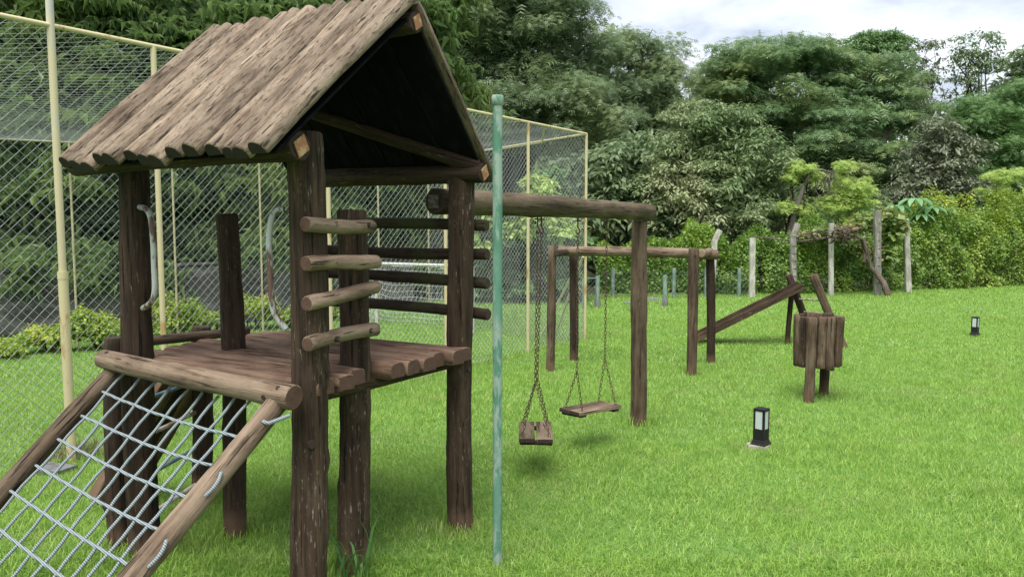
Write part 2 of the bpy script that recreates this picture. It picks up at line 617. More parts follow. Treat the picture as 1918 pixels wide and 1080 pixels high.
# lawn soil sheet and the ground beyond
t = NT('lawn_ground')
g = t.n.new('ShaderNodeTexCoord').outputs['Object']
n1 = t.noise(g, 6, 6, .7)
n2 = t.noise(g, .5, 4, .6)
n3 = t.noise(g, 90, 3, .7)
col = t.ramp(n3, [(.3, (.07, .14, .025)), (.55, (.13, .25, .045)), (.75, (.20, .34, .08))])
col = t.mix(t.math('MULTIPLY', n2, .5), col, (.10, .22, .03))
brown = t.ramp(n1, [(.60, (0, 0, 0)), (.72, (1, 1, 1))])
col = t.mix(t.math('MULTIPLY', brown, .25), col, (.16, .13, .06))
# beyond the hedge: leaf litter
sp = t.n.new('ShaderNodeSeparateXYZ')
t.l.new(g, sp.inputs[0])
edge = t.math('ADD', t.math('SUBTRACT', sp.outputs['Y'], t.math('MULTIPLY', sp.outputs['X'], .30)), t.math('MULTIPLY', n2, 1.2))
litter = t.math('MULTIPLY', t.math('SUBTRACT', edge, 17.6), 2.0, clamp=True)
col = t.mix(litter, col, (.03, .035, .015))
t.l.new(col, t.b.inputs['Base Color'])
t.b.inputs['Roughness'].default_value = .95
t.bump(n3, .8, .02)
M['ground'] = t.m


def grassmat(name):
    t = NT(name)
    geo = t.n.new('ShaderNodeNewGeometry')
    o = t.n.new('ShaderNodeTexCoord').outputs['Object']
    big = t.noise(o, .8, 4, .65)
    sm = t.noise(o, 5, 3, .6)
    col = t.ramp(geo.outputs['Random Per Island'], [(0, (.105, .20, .030)), (.5, (.235, .40, .060)), (.88, (.37, .55, .13)), (1, (.54, .57, .26))])
    col = t.mix(t.ramp(big, [(.42, (0, 0, 0)), (.66, (.75, .75, .75))]), col, (.275, .44, .075))
    col = t.mix(t.ramp(sm, [(.5, (0, 0, 0)), (.70, (.8, .8, .8))]), col, (.13, .27, .035))
    dry = t.noise(o, 1.7, 4, .7)
    col = t.mix(t.ramp(dry, [(.54, (0, 0, 0)), (.72, (.6, .6, .6))]), col, (.33, .33, .14))
    t.l.new(col, t.b.inputs['Base Color'])
    t.b.inputs['Roughness'].default_value = .5
    t.b.inputs['Specular IOR Level'].default_value = .35
    tr = t.node('ShaderNodeBsdfTranslucent')
    t.l.new(t.mix(.4, col, (.38, .58, .09)), tr.inputs[0])
    mx = t.node('ShaderNodeMixShader')
    mx.inputs[0].default_value = .38
    t.l.new(t.b.outputs[0], mx.inputs[1])
    t.l.new(tr.outputs[0], mx.inputs[2])
    t.l.new(mx.outputs[0], t.out.inputs[0])
    return t.m


M['grass'] = grassmat('lawn_grass_blades')
M['mango'] = leafmat('dark_long_leaves', (.035, .085, .028), (.18, .265, .085), (.23, .30, .09), trans=.34, rough=.48, spec=.45)
M['feather'] = leafmat('grey_green_feathery_leaves', (.095, .15, .072), (.19, .265, .13), (.23, .295, .12), trans=.36)
M['layer'] = leafmat('mid_green_layered_leaves', (.085, .155, .068), (.18, .285, .115), (.27, .32, .11), trans=.36)
M['emerald'] = leafmat('fresh_green_leaves', (.075, .15, .05), (.16, .28, .09), trans=.3)
M['olive'] = leafmat('pale_olive_leaves', (.085, .14, .05), (.22, .30, .13), (.31, .34, .18), trans=.3)
M['lime'] = leafmat('lime_green_leaves', (.26, .38, .08), (.46, .57, .18), trans=.4)
M['hedge'] = leafmat('hedge_leaves', (.055, .13, .02), (.18, .30, .04), (.23, .35, .045), trans=.3, scale=.9)
M['hedge_y'] = leafmat('yellow_green_hedge_leaves', (.07, .15, .022), (.22, .33, .04), (.33, .42, .06), trans=.32, scale=1.1)
M['yellow'] = leafmat('golden_shrub_leaves', (.08, .17, .02), (.30, .40, .045), (.46, .50, .07), trans=.35, scale=2.2)
M['grape'] = leafmat('vine_leaves', (.09, .17, .04), (.24, .32, .09), (.34, .27, .12), trans=.35, scale=2)
M['bare'] = leafmat('sparse_brownish_leaves', (.085, .105, .06), (.19, .22, .13), trans=.2)
M['cecropia'] = leafmat('broad_fan_leaves', (.11, .24, .10), (.20, .38, .17), trans=.3)
M['blade'] = leafmat('sword_leaves', (.05, .14, .03), (.12, .26, .06), trans=.3)
M['dry'] = leafmat('dry_grass_tuft', (.10, .13, .04), (.30, .26, .12), trans=.3)

# ------------------------------------------------------------------ terrain
CW0, CW1 = np.array([-3.05, 5.20]), np.array([1.06, 11.03])      # near wall line of the cage
cdir = (CW1 - CW0) / np.linalg.norm(CW1 - CW0)
cnor = np.array([-cdir[1], cdir[0]])                             # towards the pitch


def height(x, y):
    x = np.asarray(x, dtype=float)
    y = np.asarray(y, dtype=float)
    d = (x - CW0[0]) * cnor[0] + (y - CW0[1]) * cnor[1]
    al = (x - CW0[0]) * cdir[0] + (y - CW0[1]) * cdir[1]
    s_ = np.clip((d + .05) / .9, 0, 1)
    s_ = s_ * s_ * (3 - 2 * s_)
    e_ = np.clip((9.6 - al) / 3.0, 0, 1)
    h = -.26 * s_ * e_ * e_ * (3 - 2 * e_)
    hill = np.clip((y - .30 * x - 20.5) / 40, 0, 1)
    h = h + hill * hill * (3 - 2 * hill) * 7 + np.clip((y - .3 * x - 60) / 200, 0, 1) * 14
    h = h + .015 * np.sin(x * 1.3 + y * .7) * np.sin(y * .9 - x * .4)
    return h


def hz(x, y):
    return float(height(x, y))


def build_ground():
    xs = np.unique(np.concatenate([np.linspace(-400, -24, 20), np.linspace(-24, 24, 161), np.linspace(24, 400, 20)]))
    ys = np.unique(np.concatenate([np.linspace(-60, 0, 10), np.linspace(0, 26, 88), np.linspace(26, 90, 33), np.linspace(90, 500, 20)]))
    X, Y = np.meshgrid(xs, ys)
    V = np.column_stack([X.ravel(), Y.ravel(), height(X, Y).ravel()])
    nx, ny = len(xs), len(ys)
    i, j = np.meshgrid(np.arange(nx - 1), np.arange(ny - 1))
    a = (j * nx + i).ravel()
    F = np.column_stack([a, a + 1, a + nx + 1, a + nx])
    o = link('ground', np_mesh('ground', V, F, M['ground'], smooth=True))
    o['kind'] = 'structure'


build_ground()

# ------------------------------------------------------------------ lawn blades
FOOT = []                                     # (x, y, r) keep blades off the feet of things


def grass():
    def scatter(y0, y1, dens, hgt, wid, bend):
        pts = []
        area_w = lambda y: .74 * y + .9
        W = area_w(y1)
        n = int(dens * (2 * W) * (y1 - y0))
        x = RNG.uniform(-W, W, n)
        y = RNG.uniform(y0, y1, n)
        keep = np.abs(x) < area_w(y)
        keep &= (y - .30 * x) < 17.9
        # pitch far side ends at the shrub bed
        x, y = x[keep], y[keep]
        d = (x + 1.64) * .495 + (y - 15.1) * -.869
        inside = -d
        keep = ~((x < -1.6) & (inside > 1.5))
        x, y = x[keep], y[keep]
        n = len(x)
        pat = (np.sin(x * 2.1 + 1.3 * np.sin(y * 1.7)) * np.sin(y * 2.6 + x) + np.sin(x * 7 + y * 5) * np.sin(y * 9 - x * 4) * .6)
        hh = hgt * RNG.uniform(.5, 1.25, n) * (1 + .22 * pat)
        a = RNG.uniform(0, 2 * np.pi, n)
        lean = np.minimum(RNG.uniform(.15, 1.45, n) * bend, 1.6)
        la = a + RNG.normal(0, .6, n) + np.pi / 2
        z = height(x, y) - .004
        dx, dy = np.cos(a) * wid * .5, np.sin(a) * wid * .5
        lx, ly = np.cos(la) * lean * hh, np.sin(la) * lean * hh
        b0 = np.column_stack([x - dx, y - dy, z])
        b1 = np.column_stack([x + dx, y + dy, z])
        m0 = np.column_stack([x - dx * .8 + lx * .35, y - dy * .8 + ly * .35, z + hh * .6])
        m1 = np.column_stack([x + dx * .8 + lx * .35, y + dy * .8 + ly * .35, z + hh * .6])
        tp = np.column_stack([x + lx, y + ly, z + hh * (1 - .35 * lean)])
        return b0, b1, m0, m1, tp

    Vs, Q, T, o = [], [], [], 0
    for (y0, y1, dens, hgt, wid, bend, two) in ((1.7, 3.6, 11500, .050, .0042, .9, 1), (3.6, 5.6, 8200, .050, .0058, .9, 0),
                                                (5.6, 9.0, 4300, .050, .0075, .8, 0), (9.0, 14, 1900, .050, .012, .8, 0), (14, 22.5, 620, .055, .020, .8, 0)):
        b0, b1, m0, m1, tp = scatter(y0, y1, dens, hgt, wid, bend)
        n = len(b0)
        if two:
            V = np.stack([b0, b1, m1, m0, tp], axis=1).reshape(-1, 3)
            k = np.arange(n)[:, None] * 5 + o
            Q.append(k + np.array([[0, 1, 2, 3]]))
            T.append(k + np.array([[3, 2, 4]]))
            o += n * 5
        else:
            V = np.stack([b0, b1, tp], axis=1).reshape(-1, 3)
            k = np.arange(n)[:, None] * 3 + o
            T.append(k + np.array([[0, 1, 2]]))
            o += n * 3
        Vs.append(V)
    me = np_mesh('lawn_grass', np.concatenate(Vs), [np.concatenate(Q), np.concatenate(T)], M['grass'])
    o_ = link('lawn_grass', me)
    tag(o_, 'bright green mown grass covering the whole lawn', 'grass', kind='stuff')
    print('grass tris', sum(2 * len(q) for q in Q) + sum(len(q) for q in T))


grass()

# ------------------------------------------------------------------ foliage engine
def tm_leaf(w=.32, fold=.10, droop=.18):
    V = np.array([[0, 0, 0], [.5, w, -fold], [1, 0, -droop], [.5, -w, -fold]])
    return V, np.array([[0, 2, 1], [0, 3, 2]])


def tm_whorl(n=9, w=.11, droop=.75, seed=0):
    r_ = np.random.default_rng(seed)
    V, F = [], []
    for k in range(n):
        a = 2 * math.pi * k / n + r_.uniform(-.25, .25)
        l = r_.uniform(.75, 1.1)
        dr = droop * r_.uniform(.4, 1.3)
        ca, sa = math.cos(a), math.sin(a)
        o = len(V)
        mid = (.45 * l, .05)
        tip = (l * .85, -dr * l)
        V += [[0, 0, 0], [ca * mid[0] - sa * w, sa * mid[0] + ca * w, mid[1] - .03], [ca * tip[0], sa * tip[0], tip[1]], [ca * mid[0] + sa * w, sa * mid[0] - ca * w, mid[1] - .03]]
        F += [[o, o + 2, o + 1], [o, o + 3, o + 2]]
    return np.array(V), np.array(F)


def tm_frond(n=3, seed=0):
    V, F = [], []
    for k in range(n):
        x = .15 + .8 * k / n
        for s_ in (-1, 1):
            o = len(V)
            l = .42 * (1 - .35 * k / n)
            z = -.25 * x * x
            V += [[x - .05, 0, z], [x + .10, 0, z - .03], [x + .22, s_ * l, z - .10]]
            F += [[o, o + 1, o + 2]] if s_ > 0 else [[o, o + 2, o + 1]]
    return np.array(V), np.array(F)


def instance(tmpl, P, T, N, s):
    TV, TF = tmpl
    N = N - T * np.sum(N * T, axis=1)[:, None]
    N /= np.linalg.norm(N, axis=1)[:, None] + 1e-9
    B = np.cross(N, T)
    V = P[:, None] + s[:, None, None] * (TV[None, :, 0:1] * T[:, None] + TV[None, :, 1:2] * B[:, None] + TV[None, :, 2:3] * N[:, None])
    k = np.arange(len(P))[:, None, None] * len(TV)
    return V.reshape(-1, 3), (TF[None] + k).reshape(-1, TF.shape[1])


def unit(n, rg):
    v = rg.normal(size=(n, 3))
    return v / (np.linalg.norm(v, axis=1)[:, None] + 1e-9)


def crown_arrays(lobes, n, tmpl, leaf, clump, rg, flat=.55, whorl=False, inner=.25, droop=.25, upb=.35, loose=.12):
    """lobes: rows cx cy cz rx ry rz"""
    Lb = np.array(lobes, dtype=float)
    area = Lb[:, 3] * Lb[:, 5]
    cl = []
    for row in Lb:
        c, r = row[:3], row[3:]
        k = max(5, int(3.2 * r[0] * r[2] / clump ** 2))
        d = unit(k, rg)
        d[:, 2] = d[:, 2] * .9 + .12
        rad = rg.uniform(.68, 1.0, (k, 1))
        cl.append(np.column_stack([c + d * r * rad, rg.uniform(.6, 1.35, k) * clump, np.full(k, area.sum())]))
    C = np.concatenate(cl)
    w = C[:, 3] ** 2
    w /= w.sum()
    ci = rg.choice(len(C), n, p=w)
    d = unit(n, rg)
    d[:, 2] = np.abs(d[:, 2]) * .85 - .28 + rg.normal(0, .12, n)
    rad = np.where(rg.random(n) < .8, rg.uniform(.72, 1.08, n), rg.uniform(.2, .8, n))
    off = d * rad[:, None] * C[ci, 3:4]
    off[:, 2] *= flat
    P = C[ci, :3] + off + rg.normal(0, loose * clump, (n, 3))
    s = leaf * rg.uniform(.7, 1.3, n)
    m = int(n * inner)
    li = rg.choice(len(Lb), m, p=area / area.sum())
    di = unit(m, rg) * (rg.random((m, 1)) ** .5) * .82
    P[:m] = Lb[li, :3] + di * Lb[li, 3:]
    s[:m] *= 1.7
    d[:m] = unit(m, rg)
    rnd = unit(n, rg)
    T = d * .7 + rnd * .7
    T[:, 2] = T[:, 2] * .45 - droop
    T /= np.linalg.norm(T, axis=1)[:, None]
    N = d * .5 + rnd[:, ::-1] * .45
    N[:, 2] += upb + .35
    if whorl:
        T = rnd.copy()
        T[:, 2] *= .35
        T /= np.linalg.norm(T, axis=1)[:, None]
        N = d * .55 + rnd[:, ::-1] * .2
        N[:, 2] += .8
    return instance(tmpl, P, T, N, s)


def limb_path(p0, p1, rg, k=6, sag=.12):
    p0, p1 = np.array(tuple(p0)), np.array(tuple(p1))
    t_ = np.linspace(0, 1, k)[:, None]
    P = p0 * (1 - t_) + p1 * t_
    ln = np.linalg.norm(p1 - p0)
    P[1:-1] += rg.normal(0, .035 * ln, (k - 2, 3))
    P[:, 2] += np.sin(t_[:, 0] * math.pi) * sag * ln * .5
    return P


def tree(name, label, cat, base, Y, lobes_px, n, tmpl, leaf, clump, mat, group=None, trunk=.18, bark='bark', seed=1, depth=.8, limbs=True, base_z=None, **kw):
    rg = np.random.default_rng(seed)
    bx, by = base
    bz = hz(bx, by) if base_z is None else base_z
    root = empty(name, (bx, by, bz), label, cat, group)
    lobes = []
    for l in lobes_px:
        px, py, rx, ry = l[:4]
        dy = l[4] if len(l) > 4 else rg.uniform(-.5, .5)
        yy = Y + dy
        c = at(px, py, yy)
        sx, sz = rx / FPX * yy, ry / FPX * yy
        lobes.append((c.x, c.y, c.z, sx, max(sx, sz) * depth, sz))
    V, F = crown_arrays(lobes, n, tmpl, leaf, clump, rg, **kw)
    cr_ = link('crown', np_mesh('crown', V, F, M[mat]), root, Matrix.Identity(4))
    if limbs:
        A = np.array(lobes)
        w = A[:, 3] * A[:, 5]
        cen = (A[:, :3] * w[:, None]).sum(0) / w.sum()
        lo = min(a[2] - a[5] for a in lobes)
        fork = np.array([bx * .6 + cen[0] * .4, by * .6 + cen[1] * .4, bz + max(.35 * (cen[2] - bz), .5)])
        paths = [limb_path((bx, by, bz - .15), fork, rg, 6, 0)]
        rr = [np.linspace(trunk * 1.15, trunk * .75, 6)]
        for a in lobes:
            tip = a[:3] + np.array([0, 0, a[5] * .3])
            paths.append(limb_path(fork, tip, rg, 7, .15))
            rr.append(np.linspace(trunk * .55, trunk * .10, 7))
            limb = paths[-1]
            for q in range(3):
                st = limb[3 + q % 3]
                en = np.array(a[:3]) + unit(1, rg)[0] * np.array(a[3:]) * .9
                paths.append(limb_path(st, en, rg, 5, .1))
                rr.append(np.linspace(trunk * .22, trunk * .04, 5))
        tube('trunk', paths[:1], rr[:1], M[bark], root, n=9)
        tube('branches', paths[1:], rr[1:], M[bark], root, n=5)
    return root


LEAF = tm_leaf()
LEAFN = tm_leaf(.2, .06, .25)
WHORL = tm_whorl(6)
FROND = tm_frond()
GT = 'trees behind the playground'

# --- long-leaved dark trees behind the sports cage
tree('mango_tree', 'dark drooping long-leaved tree at the far left behind the cage, trunk at the grey wall', 'tree', (-8.9, 16.6), 16.4,
     [(60, 60, 210, 150, 0), (-60, 260, 190, 200, .5), (150, 250, 220, 180, -.6), (60, 430, 190, 130, -.9), (230, 430, 170, 110, 0), (-120, 90, 160, 200, 1), (-90, 460, 120, 100, -.3), (170, 90, 150, 120, .3), (55, 520, 60, 34, -2.6), (240, 520, 60, 30, -2.0), (-40, 520, 60, 50, -2.4), (165, 500, 40, 26, -2.4)],
     16000, WHORL, .225, .62, 'mango', GT, .22, seed=3, whorl=True, inner=.2, flat=.7)
tree('mango_tree', 'dark drooping long-leaved tree rising behind the wooden roof of the play tower', 'tree', (-4.6, 18.3), 18.0,
     [(430, 40, 230, 120, 0), (330, 200, 190, 150, -.6), (520, 190, 180, 160, .2), (420, 350, 190, 120, -1.0), (600, 330, 170, 140, 0), (600, 60, 170, 120, .6), (500, 450, 160, 90, -1.2), (330, 430, 110, 90, -1), (370, 480, 60, 40, -1.8), (455, 490, 60, 40, -1.8), (560, 520, 60, 40, -1.8)],
     13500, WHORL, .225, .66, 'mango', GT, .24, seed=4, whorl=True, inner=.2, flat=.7)
tree('mango_tree', 'dark long-leaved tree between the play tower roof and the feathery grey-green trees', 'tree', (-1.9, 19.8), 19.5,
     [(720, 60, 160, 150, 0), (780, 230, 130, 150, .3), (700, 400, 150, 130, -.6), (820, 420, 110, 120, -.3), (650, 250, 120, 150, 0), (800, 30, 90, 120, .5), (750, 510, 150, 60, -.6)],
     10000, WHORL, .215, .66, 'mango', GT, .22, seed=5, whorl=True, inner=.2, flat=.7)

# --- tall feathery trees in the middle
tree('feathery_tree', 'tall grey-green feathery tree whose top leaves the frame, beside the green pole', 'tree', (-.4, 27.5), 27,
     [(950, 60, 140, 100, 0), (880, 120, 100, 110, .6), (1030, 50, 85, 75, 0), (1010, 170, 130, 80, -1), (1095, 110, 62, 70, .3), (930, 230, 130, 70, -1.2), (1060, 240, 130, 60, -1.4), (860, 20, 110, 100, 0), (950, -40, 130, 90, 1), (1120, 190, 80, 70, 0)],
     34000, FROND, .25, .72, 'feather', GT, .3, seed=6, flat=.5, inner=.2)
tree('feathery_tree', 'grey-green feathery tree sloping down to the gap in the skyline', 'tree', (4.3, 29.5), 29,
     [(1165, 85, 80, 45, 0), (1222, 112, 44, 46, 0), (1200, 190, 90, 80, -.5), (1245, 170, 40, 70, 0), (1150, 280, 110, 90, -.8), (1240, 280, 80, 80, 0), (1110, 370, 110, 90, -1.5), (1200, 380, 80, 90, -.5)],
     22000, FROND, .25, .66, 'feather', GT, .26, seed=7, flat=.5, inner=.25)
tree('leafy_tree', 'mid green tree standing right behind the end corner of the cage', 'tree', (2.9, 22.5), 22,
     [(1130, 330, 70, 60, 0), (1170, 400, 80, 70, 0), (1100, 430, 80, 80, -.3), (1180, 300, 70, 50, .3), (1060, 470, 90, 70, 0), (1220, 290, 60, 40, .5)],
     7000, LEAFN, .24, .5, 'feather', GT, .16, seed=8, inner=.2)
# --- olive bushy tree
tree('bushy_olive_tree', 'round pale olive bushy tree in front of the darker wood', 'tree', (6.0, 22.2), 21.6,
     [(1330, 262, 95, 50, 0), (1280, 330, 95, 80, -.3), (1390, 320, 90, 80, -.3), (1250, 400, 75, 80, -.5), (1340, 400, 110, 70, -.9), (1430, 390, 55, 70, 0), (1300, 220, 60, 30, 0), (1370, 225, 45, 25, .2)],
     42000, LEAFN, .125, .30, 'olive', GT, .18, seed=9, inner=.2, flat=.8)
# --- big layered tree
tree('spreading_tree', 'broad layered green tree, the widest crown on the skyline', 'tree', (11.3, 31), 30.5,
     [(1420, 120, 110, 45, 0), (1520, 105, 90, 40, 0), (1600, 150, 100, 55, 0), (1460, 190, 120, 50, -.8), (1580, 220, 110, 50, -1.0), (1680, 210, 70, 45, -.4), (1520, 290, 110, 45, -1.6), (1640, 290, 80, 40, -1.2), (1450, 260, 80, 60, -.6), (1570, 350, 120, 60, -1.6), (1380, 150, 70, 60, .2), (1480, 400, 90, 60, -1), (1650, 380, 80, 70, -.8)],
     42000, FROND, .27, .70, 'layer', GT, .32, seed=10, flat=.34, inner=.25, loose=.08)
tree('skyline_tree', 'smaller grey-green crown just right of the gap in the skyline', 'tree', (9.6, 36), 35.5,
     [(1352, 122, 42, 26, 0), (1325, 170, 36, 40, 0), (1370, 180, 60, 60, 0), (1320, 250, 60, 60, 0)],
     9000, LEAFN, .22, .5, 'feather', GT, .2, seed=12, inner=.2)
tree('domed_tree', 'dome-shaped fresh green crown rising behind the broad layered tree', 'tree', (17.3, 37), 36.5,
     [(1640, 92, 60, 30, 0), (1675, 100, 35, 32, 0), (1608, 95, 35, 27, 0), (1640, 80, 40, 18, 0), (1700, 165, 50, 40, .3)],
     13000, LEAFN, .17, .30, 'emerald', GT, .2, seed=13, inner=.05, flat=.6)
tree('slender_tree', 'thin see-through tree standing against the sky beside a bare trunk', 'tree', (18.9, 34), 33.5,
     [(1735, 110, 30, 34, 0), (1752, 150, 24, 26, 0), (1718, 180, 28, 34, .2), (1760, 225, 40, 34, 0)],
     1500, LEAFN, .19, .35, 'bare', GT, .13, 'barkgrey', seed=14, inner=.05, depth=.6)
tree('slender_tree', 'open airy tree with fine twigs, the tallest on the right skyline', 'tree', (20.4, 34), 33.8,
     [(1830, 85, 45, 28, 0), (1815, 135, 38, 35, 0), (1850, 120, 35, 30, 0), (1812, 190, 40, 30, 0), (1790, 100, 16, 14, 0)],
     2900, LEAFN, .17, .30, 'feather', GT, .13, seed=15, inner=.05, depth=.6)
tree('bare_shrubby_tree', 'thin brownish half-bare tree under the right skyline', 'tree', (15.8, 26.5), 26,
     [(1760, 300, 70, 60, 0), (1800, 350, 60, 50, -.3), (1730, 350, 60, 60, 0), (1770, 250, 45, 40, 0), (1700, 390, 60, 40, 0)],
     11000, LEAFN, .15, .4, 'bare', GT, .12, 'barkgrey', seed=16, inner=.15)
tree('rounded_tree', 'fresh green rounded tree filling the right edge below the skyline', 'tree', (18.9, 28.2), 27.8,
     [(1850, 230, 80, 50, 0), (1900, 270, 80, 60, -.6), (1820, 210, 50, 30, 0), (1930, 190, 60, 50, .2), (1870, 330, 70, 60, -.5), (1960, 320, 80, 90, 0), (2040, 230, 100, 100, 0)],
     20000, FROND, .22, .52, 'emerald', GT, .24, seed=17, flat=.5, inner=.25)
tree('skyline_tree', 'dark crown cut by the right edge of the photo against the sky', 'tree', (23.6, 35), 34.5,
     [(1920, 120, 40, 30, 0), (1900, 165, 45, 35, 0), (1980, 130, 60, 60, 0), (1870, 190, 40, 30, 0)],
     3500, LEAFN, .30, .5, 'feather', GT, .18, seed=18, inner=.1)
# lower growth filling beneath the crowns
tree('understory_tree', 'dark low growth beneath the layered tree, behind the dead-branched tree', 'tree', (9.3, 26.8), 26.4,
     [(1560, 420, 100, 60, 0), (1680, 430, 100, 50, 0), (1460, 440, 80, 50, 0), (1800, 410, 90, 50, 0), (1900, 390, 80, 50, 0), (1370, 450, 90, 60, 0)],
     9000, LEAFN, .26, .5, 'mango', GT, .12, seed=19, inner=.3)
# young lime trees
lt = tree('lime_sapling', 'young tree with lime green tufts and a dark leaning trunk behind the notched concrete post', 'tree', (7.4, 20.6), 20.4,
          [(1500, 312, 26, 13, 0), (1482, 335, 16, 12, 0), (1520, 328, 18, 9, 0), (1500, 385, 20, 18, 0), (1470, 385, 18, 18, 0)],
          2600, FROND, .13, .15, 'lime', None, .07, seed=20, inner=.1, flat=.6)
lt2 = tree('lime_sapling', 'young tree with layered lime green tufts right of the dead hanging branches', 'tree', (8.8, 20.6), 20.4,
           [(1580, 310, 20, 12, 0), (1595, 350, 36, 22, 0), (1570, 385, 38, 22, 0), (1615, 375, 26, 20, 0), (1590, 412, 36, 14, 0)],
           4200, FROND, .13, .15, 'lime', None, .06, seed=21, inner=.1, flat=.6)
tree('lime_sapling', 'young tree with lime green tufts at the right edge above the hedge', 'tree', (14.7, 23.6), 23.4,
     [(1880, 330, 34, 12, 0), (1860, 360, 26, 14, 0), (1905, 325, 22, 10, 0), (1890, 385, 30, 10, 0)],
     1800, FROND, .14, .15, 'lime', None, .06, seed=22, inner=.1, flat=.5)
# dead tangled branches
rg = np.random.default_rng(5)
root = empty('dead_tree', (8.0, 20.3, hz(8.0, 20.3)), 'bare tangled dead tree between the two lime saplings', 'tree')
ps, rs = [], []
tr0 = at(1478, 440, 20.3)
knot = at(1505, 350, 20.3)
ps.append([Vector((7.5, 20.3, hz(7.5, 20.3) - .1)), tr0, at(1488, 400, 20.3), knot])
rs.append(np.array([.10, .09, .075, .06]))
top = at(1540, 318, 20.3)
ps.append([knot, at(1515, 330, 20.2), at(1530, 318, 20.3), top, at(1560, 325, 20.3)])
rs.append(np.array([.05, .045, .04, .03, .02]))
br = [(p, r_) for p, r_ in zip(ps, rs)]
tube('trunk', ps, rs, M['barkgrey'], root, n=7)
ps, rs = [], []
for k in range(26):
    sx = rg.uniform(1515, 1562)
    st = at(sx, 320 + rg.uniform(-4, 8), 20.3)
    en = at(sx + rg.uniform(-14, 18), rg.uniform(335, 378), 20.3 + rg.uniform(-.3, .3))
    ps.append(limb_path(st, en, rg, 6, .1)); rs.append(np.linspace(.016, .006, 6))
tube('branches', ps, rs, M['barkgrey'], root, n=4)

# far wood that closes the view
def far_wood():
    rg = np.random.default_rng(31)
    lobes = []
    for px in np.arange(-350, 2350, 75):
        sky_y = np.interp(px, [-400, 800, 1130, 1290, 1420, 1700, 1780, 1840, 2300], [-120, -40, 90, 230, 200, 150, 170, 160, 120])
        for py in np.arange(sky_y + 60, 480, 80):
            yy = 42 + rg.uniform(-2, 2)
            c = at(px + rg.uniform(-25, 25), py + rg.uniform(-20, 20), yy)
            lobes.append((c.x, c.y, c.z, 2.3, 1.6, 1.8))
    V, F = crown_arrays(lobes, 60000, LEAFN, .52, 1.2, rg, inner=.35)
    tag(link('far_wood', np_mesh('far_wood', V, F, M['feather'])), 'dense dark wood closing the view behind the nearer trees', 'wood', kind='stuff')


far_wood()

# ------------------------------------------------------------------ hedges and shrubs
def leaf_box(name, label, cat, p0, p1, h0, h1, thick, n, leaf, mat, seed, group=None, bumps=.25, tmpl=LEAF, toplift=None):
    """hedge of leaves along a line on the ground"""
    rg = np.random.default_rng(seed)
    p0, p1 = np.array(p0, float), np.array(p1, float)
    d = p1 - p0
    Ln = np.linalg.norm(d)
    d /= Ln
    nr = np.array([-d[1], d[0]])
    t_ = rg.random(n)
    side = rg.random(n)
    v = rg.random(n) ** .85
    hh = h0 + (h1 - h0) * t_
    hh = hh * (1 + bumps * (.5 * np.sin(t_ * Ln * 1.9 + seed) + .35 * np.sin(t_ * Ln * 4.3 + seed * 3) + .2 * np.sin(t_ * Ln * 9.1)))
    from mathutils import noise as mn
    nz_ = np.array([mn.noise((a_ * Ln * 1.6, b_ * 2.2, seed)) + .6 * mn.noise((a_ * Ln * 4.0, b_ * 5.0, seed + 9)) for a_, b_ in zip(t_, v)])
    bul = 1 + .55 * nz_
    hh = hh * (1 + .5 * bumps * np.array([mn.noise((a_ * Ln * 3.2, 0, seed + 3)) for a_ in t_]) * 1.6)
    topm = side > .68
    frontm = side < .5
    off = np.where(topm, rg.uniform(-.5, .5, n), np.where(frontm, -.5, .5) * bul * (1 - .25 * v)) * thick
    off += rg.normal(0, .05, n)
    dd = rg.random(n) ** 2 * .22
    off *= (1 - dd)
    z = np.where(topm, hh * (1 - .15 * (np.abs(off) / thick * 2) ** 2), v * hh) + rg.normal(0, .04, n)
    x = p0[0] + d[0] * t_ * Ln + nr[0] * off
    y = p0[1] + d[1] * t_ * Ln + nr[1] * off
    gz = height(x, y)
    P = np.column_stack([x, y, gz + np.maximum(z, .02)])
    out = np.where(topm, 0, np.sign(off))
    nv = np.column_stack([nr[0] * out, nr[1] * out, np.where(topm, 1, .45)])
    rnd = unit(n, rg)
    N = nv + rnd * .6
    T = rnd[:, ::-1] * .8 + np.column_stack([nv[:, 0], nv[:, 1], np.full(n, .25)]) * .7
    T /= np.linalg.norm(T, axis=1)[:, None]
    V, F = instance(tmpl, P, T, N, leaf * rg.uniform(.6, 1.35, n))
    root = empty(name, (p0[0], p0[1], hz(*p0)), label, cat, group)
    link('foliage', np_mesh('foliage', V, F, M[mat]), root, Matrix.Identity(4))
    ps = []
    for k in range(int(Ln * 5)):
        s_ = rg.random() * Ln
        b = p0 + d * s_ + nr * rg.uniform(-.3, .3) * thick
        tp = b + rg.normal(0, .12, 2)
        ps.append(limb_path((b[0], b[1], hz(*b) - .02), (tp[0], tp[1], hz(*b) + (h0 + (h1 - h0) * s_ / Ln) * .85), rg, 5, 0))
    tube('stems', ps, .012, M['bark'], root, n=4)
    return root


def gxy(px, py, z=0):
    g_ = gp(px, py, z)
    return (g_.x, g_.y)


leaf_box('hedge', 'clipped green hedge behind the low wire fence, left of the first concrete posts', 'hedge', (2.2, 19.6), (6.0, 18.9), 1.25, 1.45, 1.1, 20000, .066, 'hedge', 41)
leaf_box('hedge', 'green hedge running behind the vine posts in the middle distance', 'hedge', (6.0, 19.2), (10.4, 20.4), 1.5, 1.35, 1.1, 23000, .066, 'hedge', 42)
leaf_box('hedge', 'tall yellow-green hedge on the right, higher than the posts beside it', 'hedge', (10.2, 20.5), (16.6, 22.9), 1.75, 2.05, 1.4, 44000, .068, 'hedge_y', 43, bumps=.30)
leaf_box('flowering_hedge', 'light yellowish sprouting growth along the top of the right hedge', 'hedge', (11.6, 21.9), (16.8, 23.8), 2.15, 2.4, .9, 12000, .066, 'yellow', 44, bumps=.3)
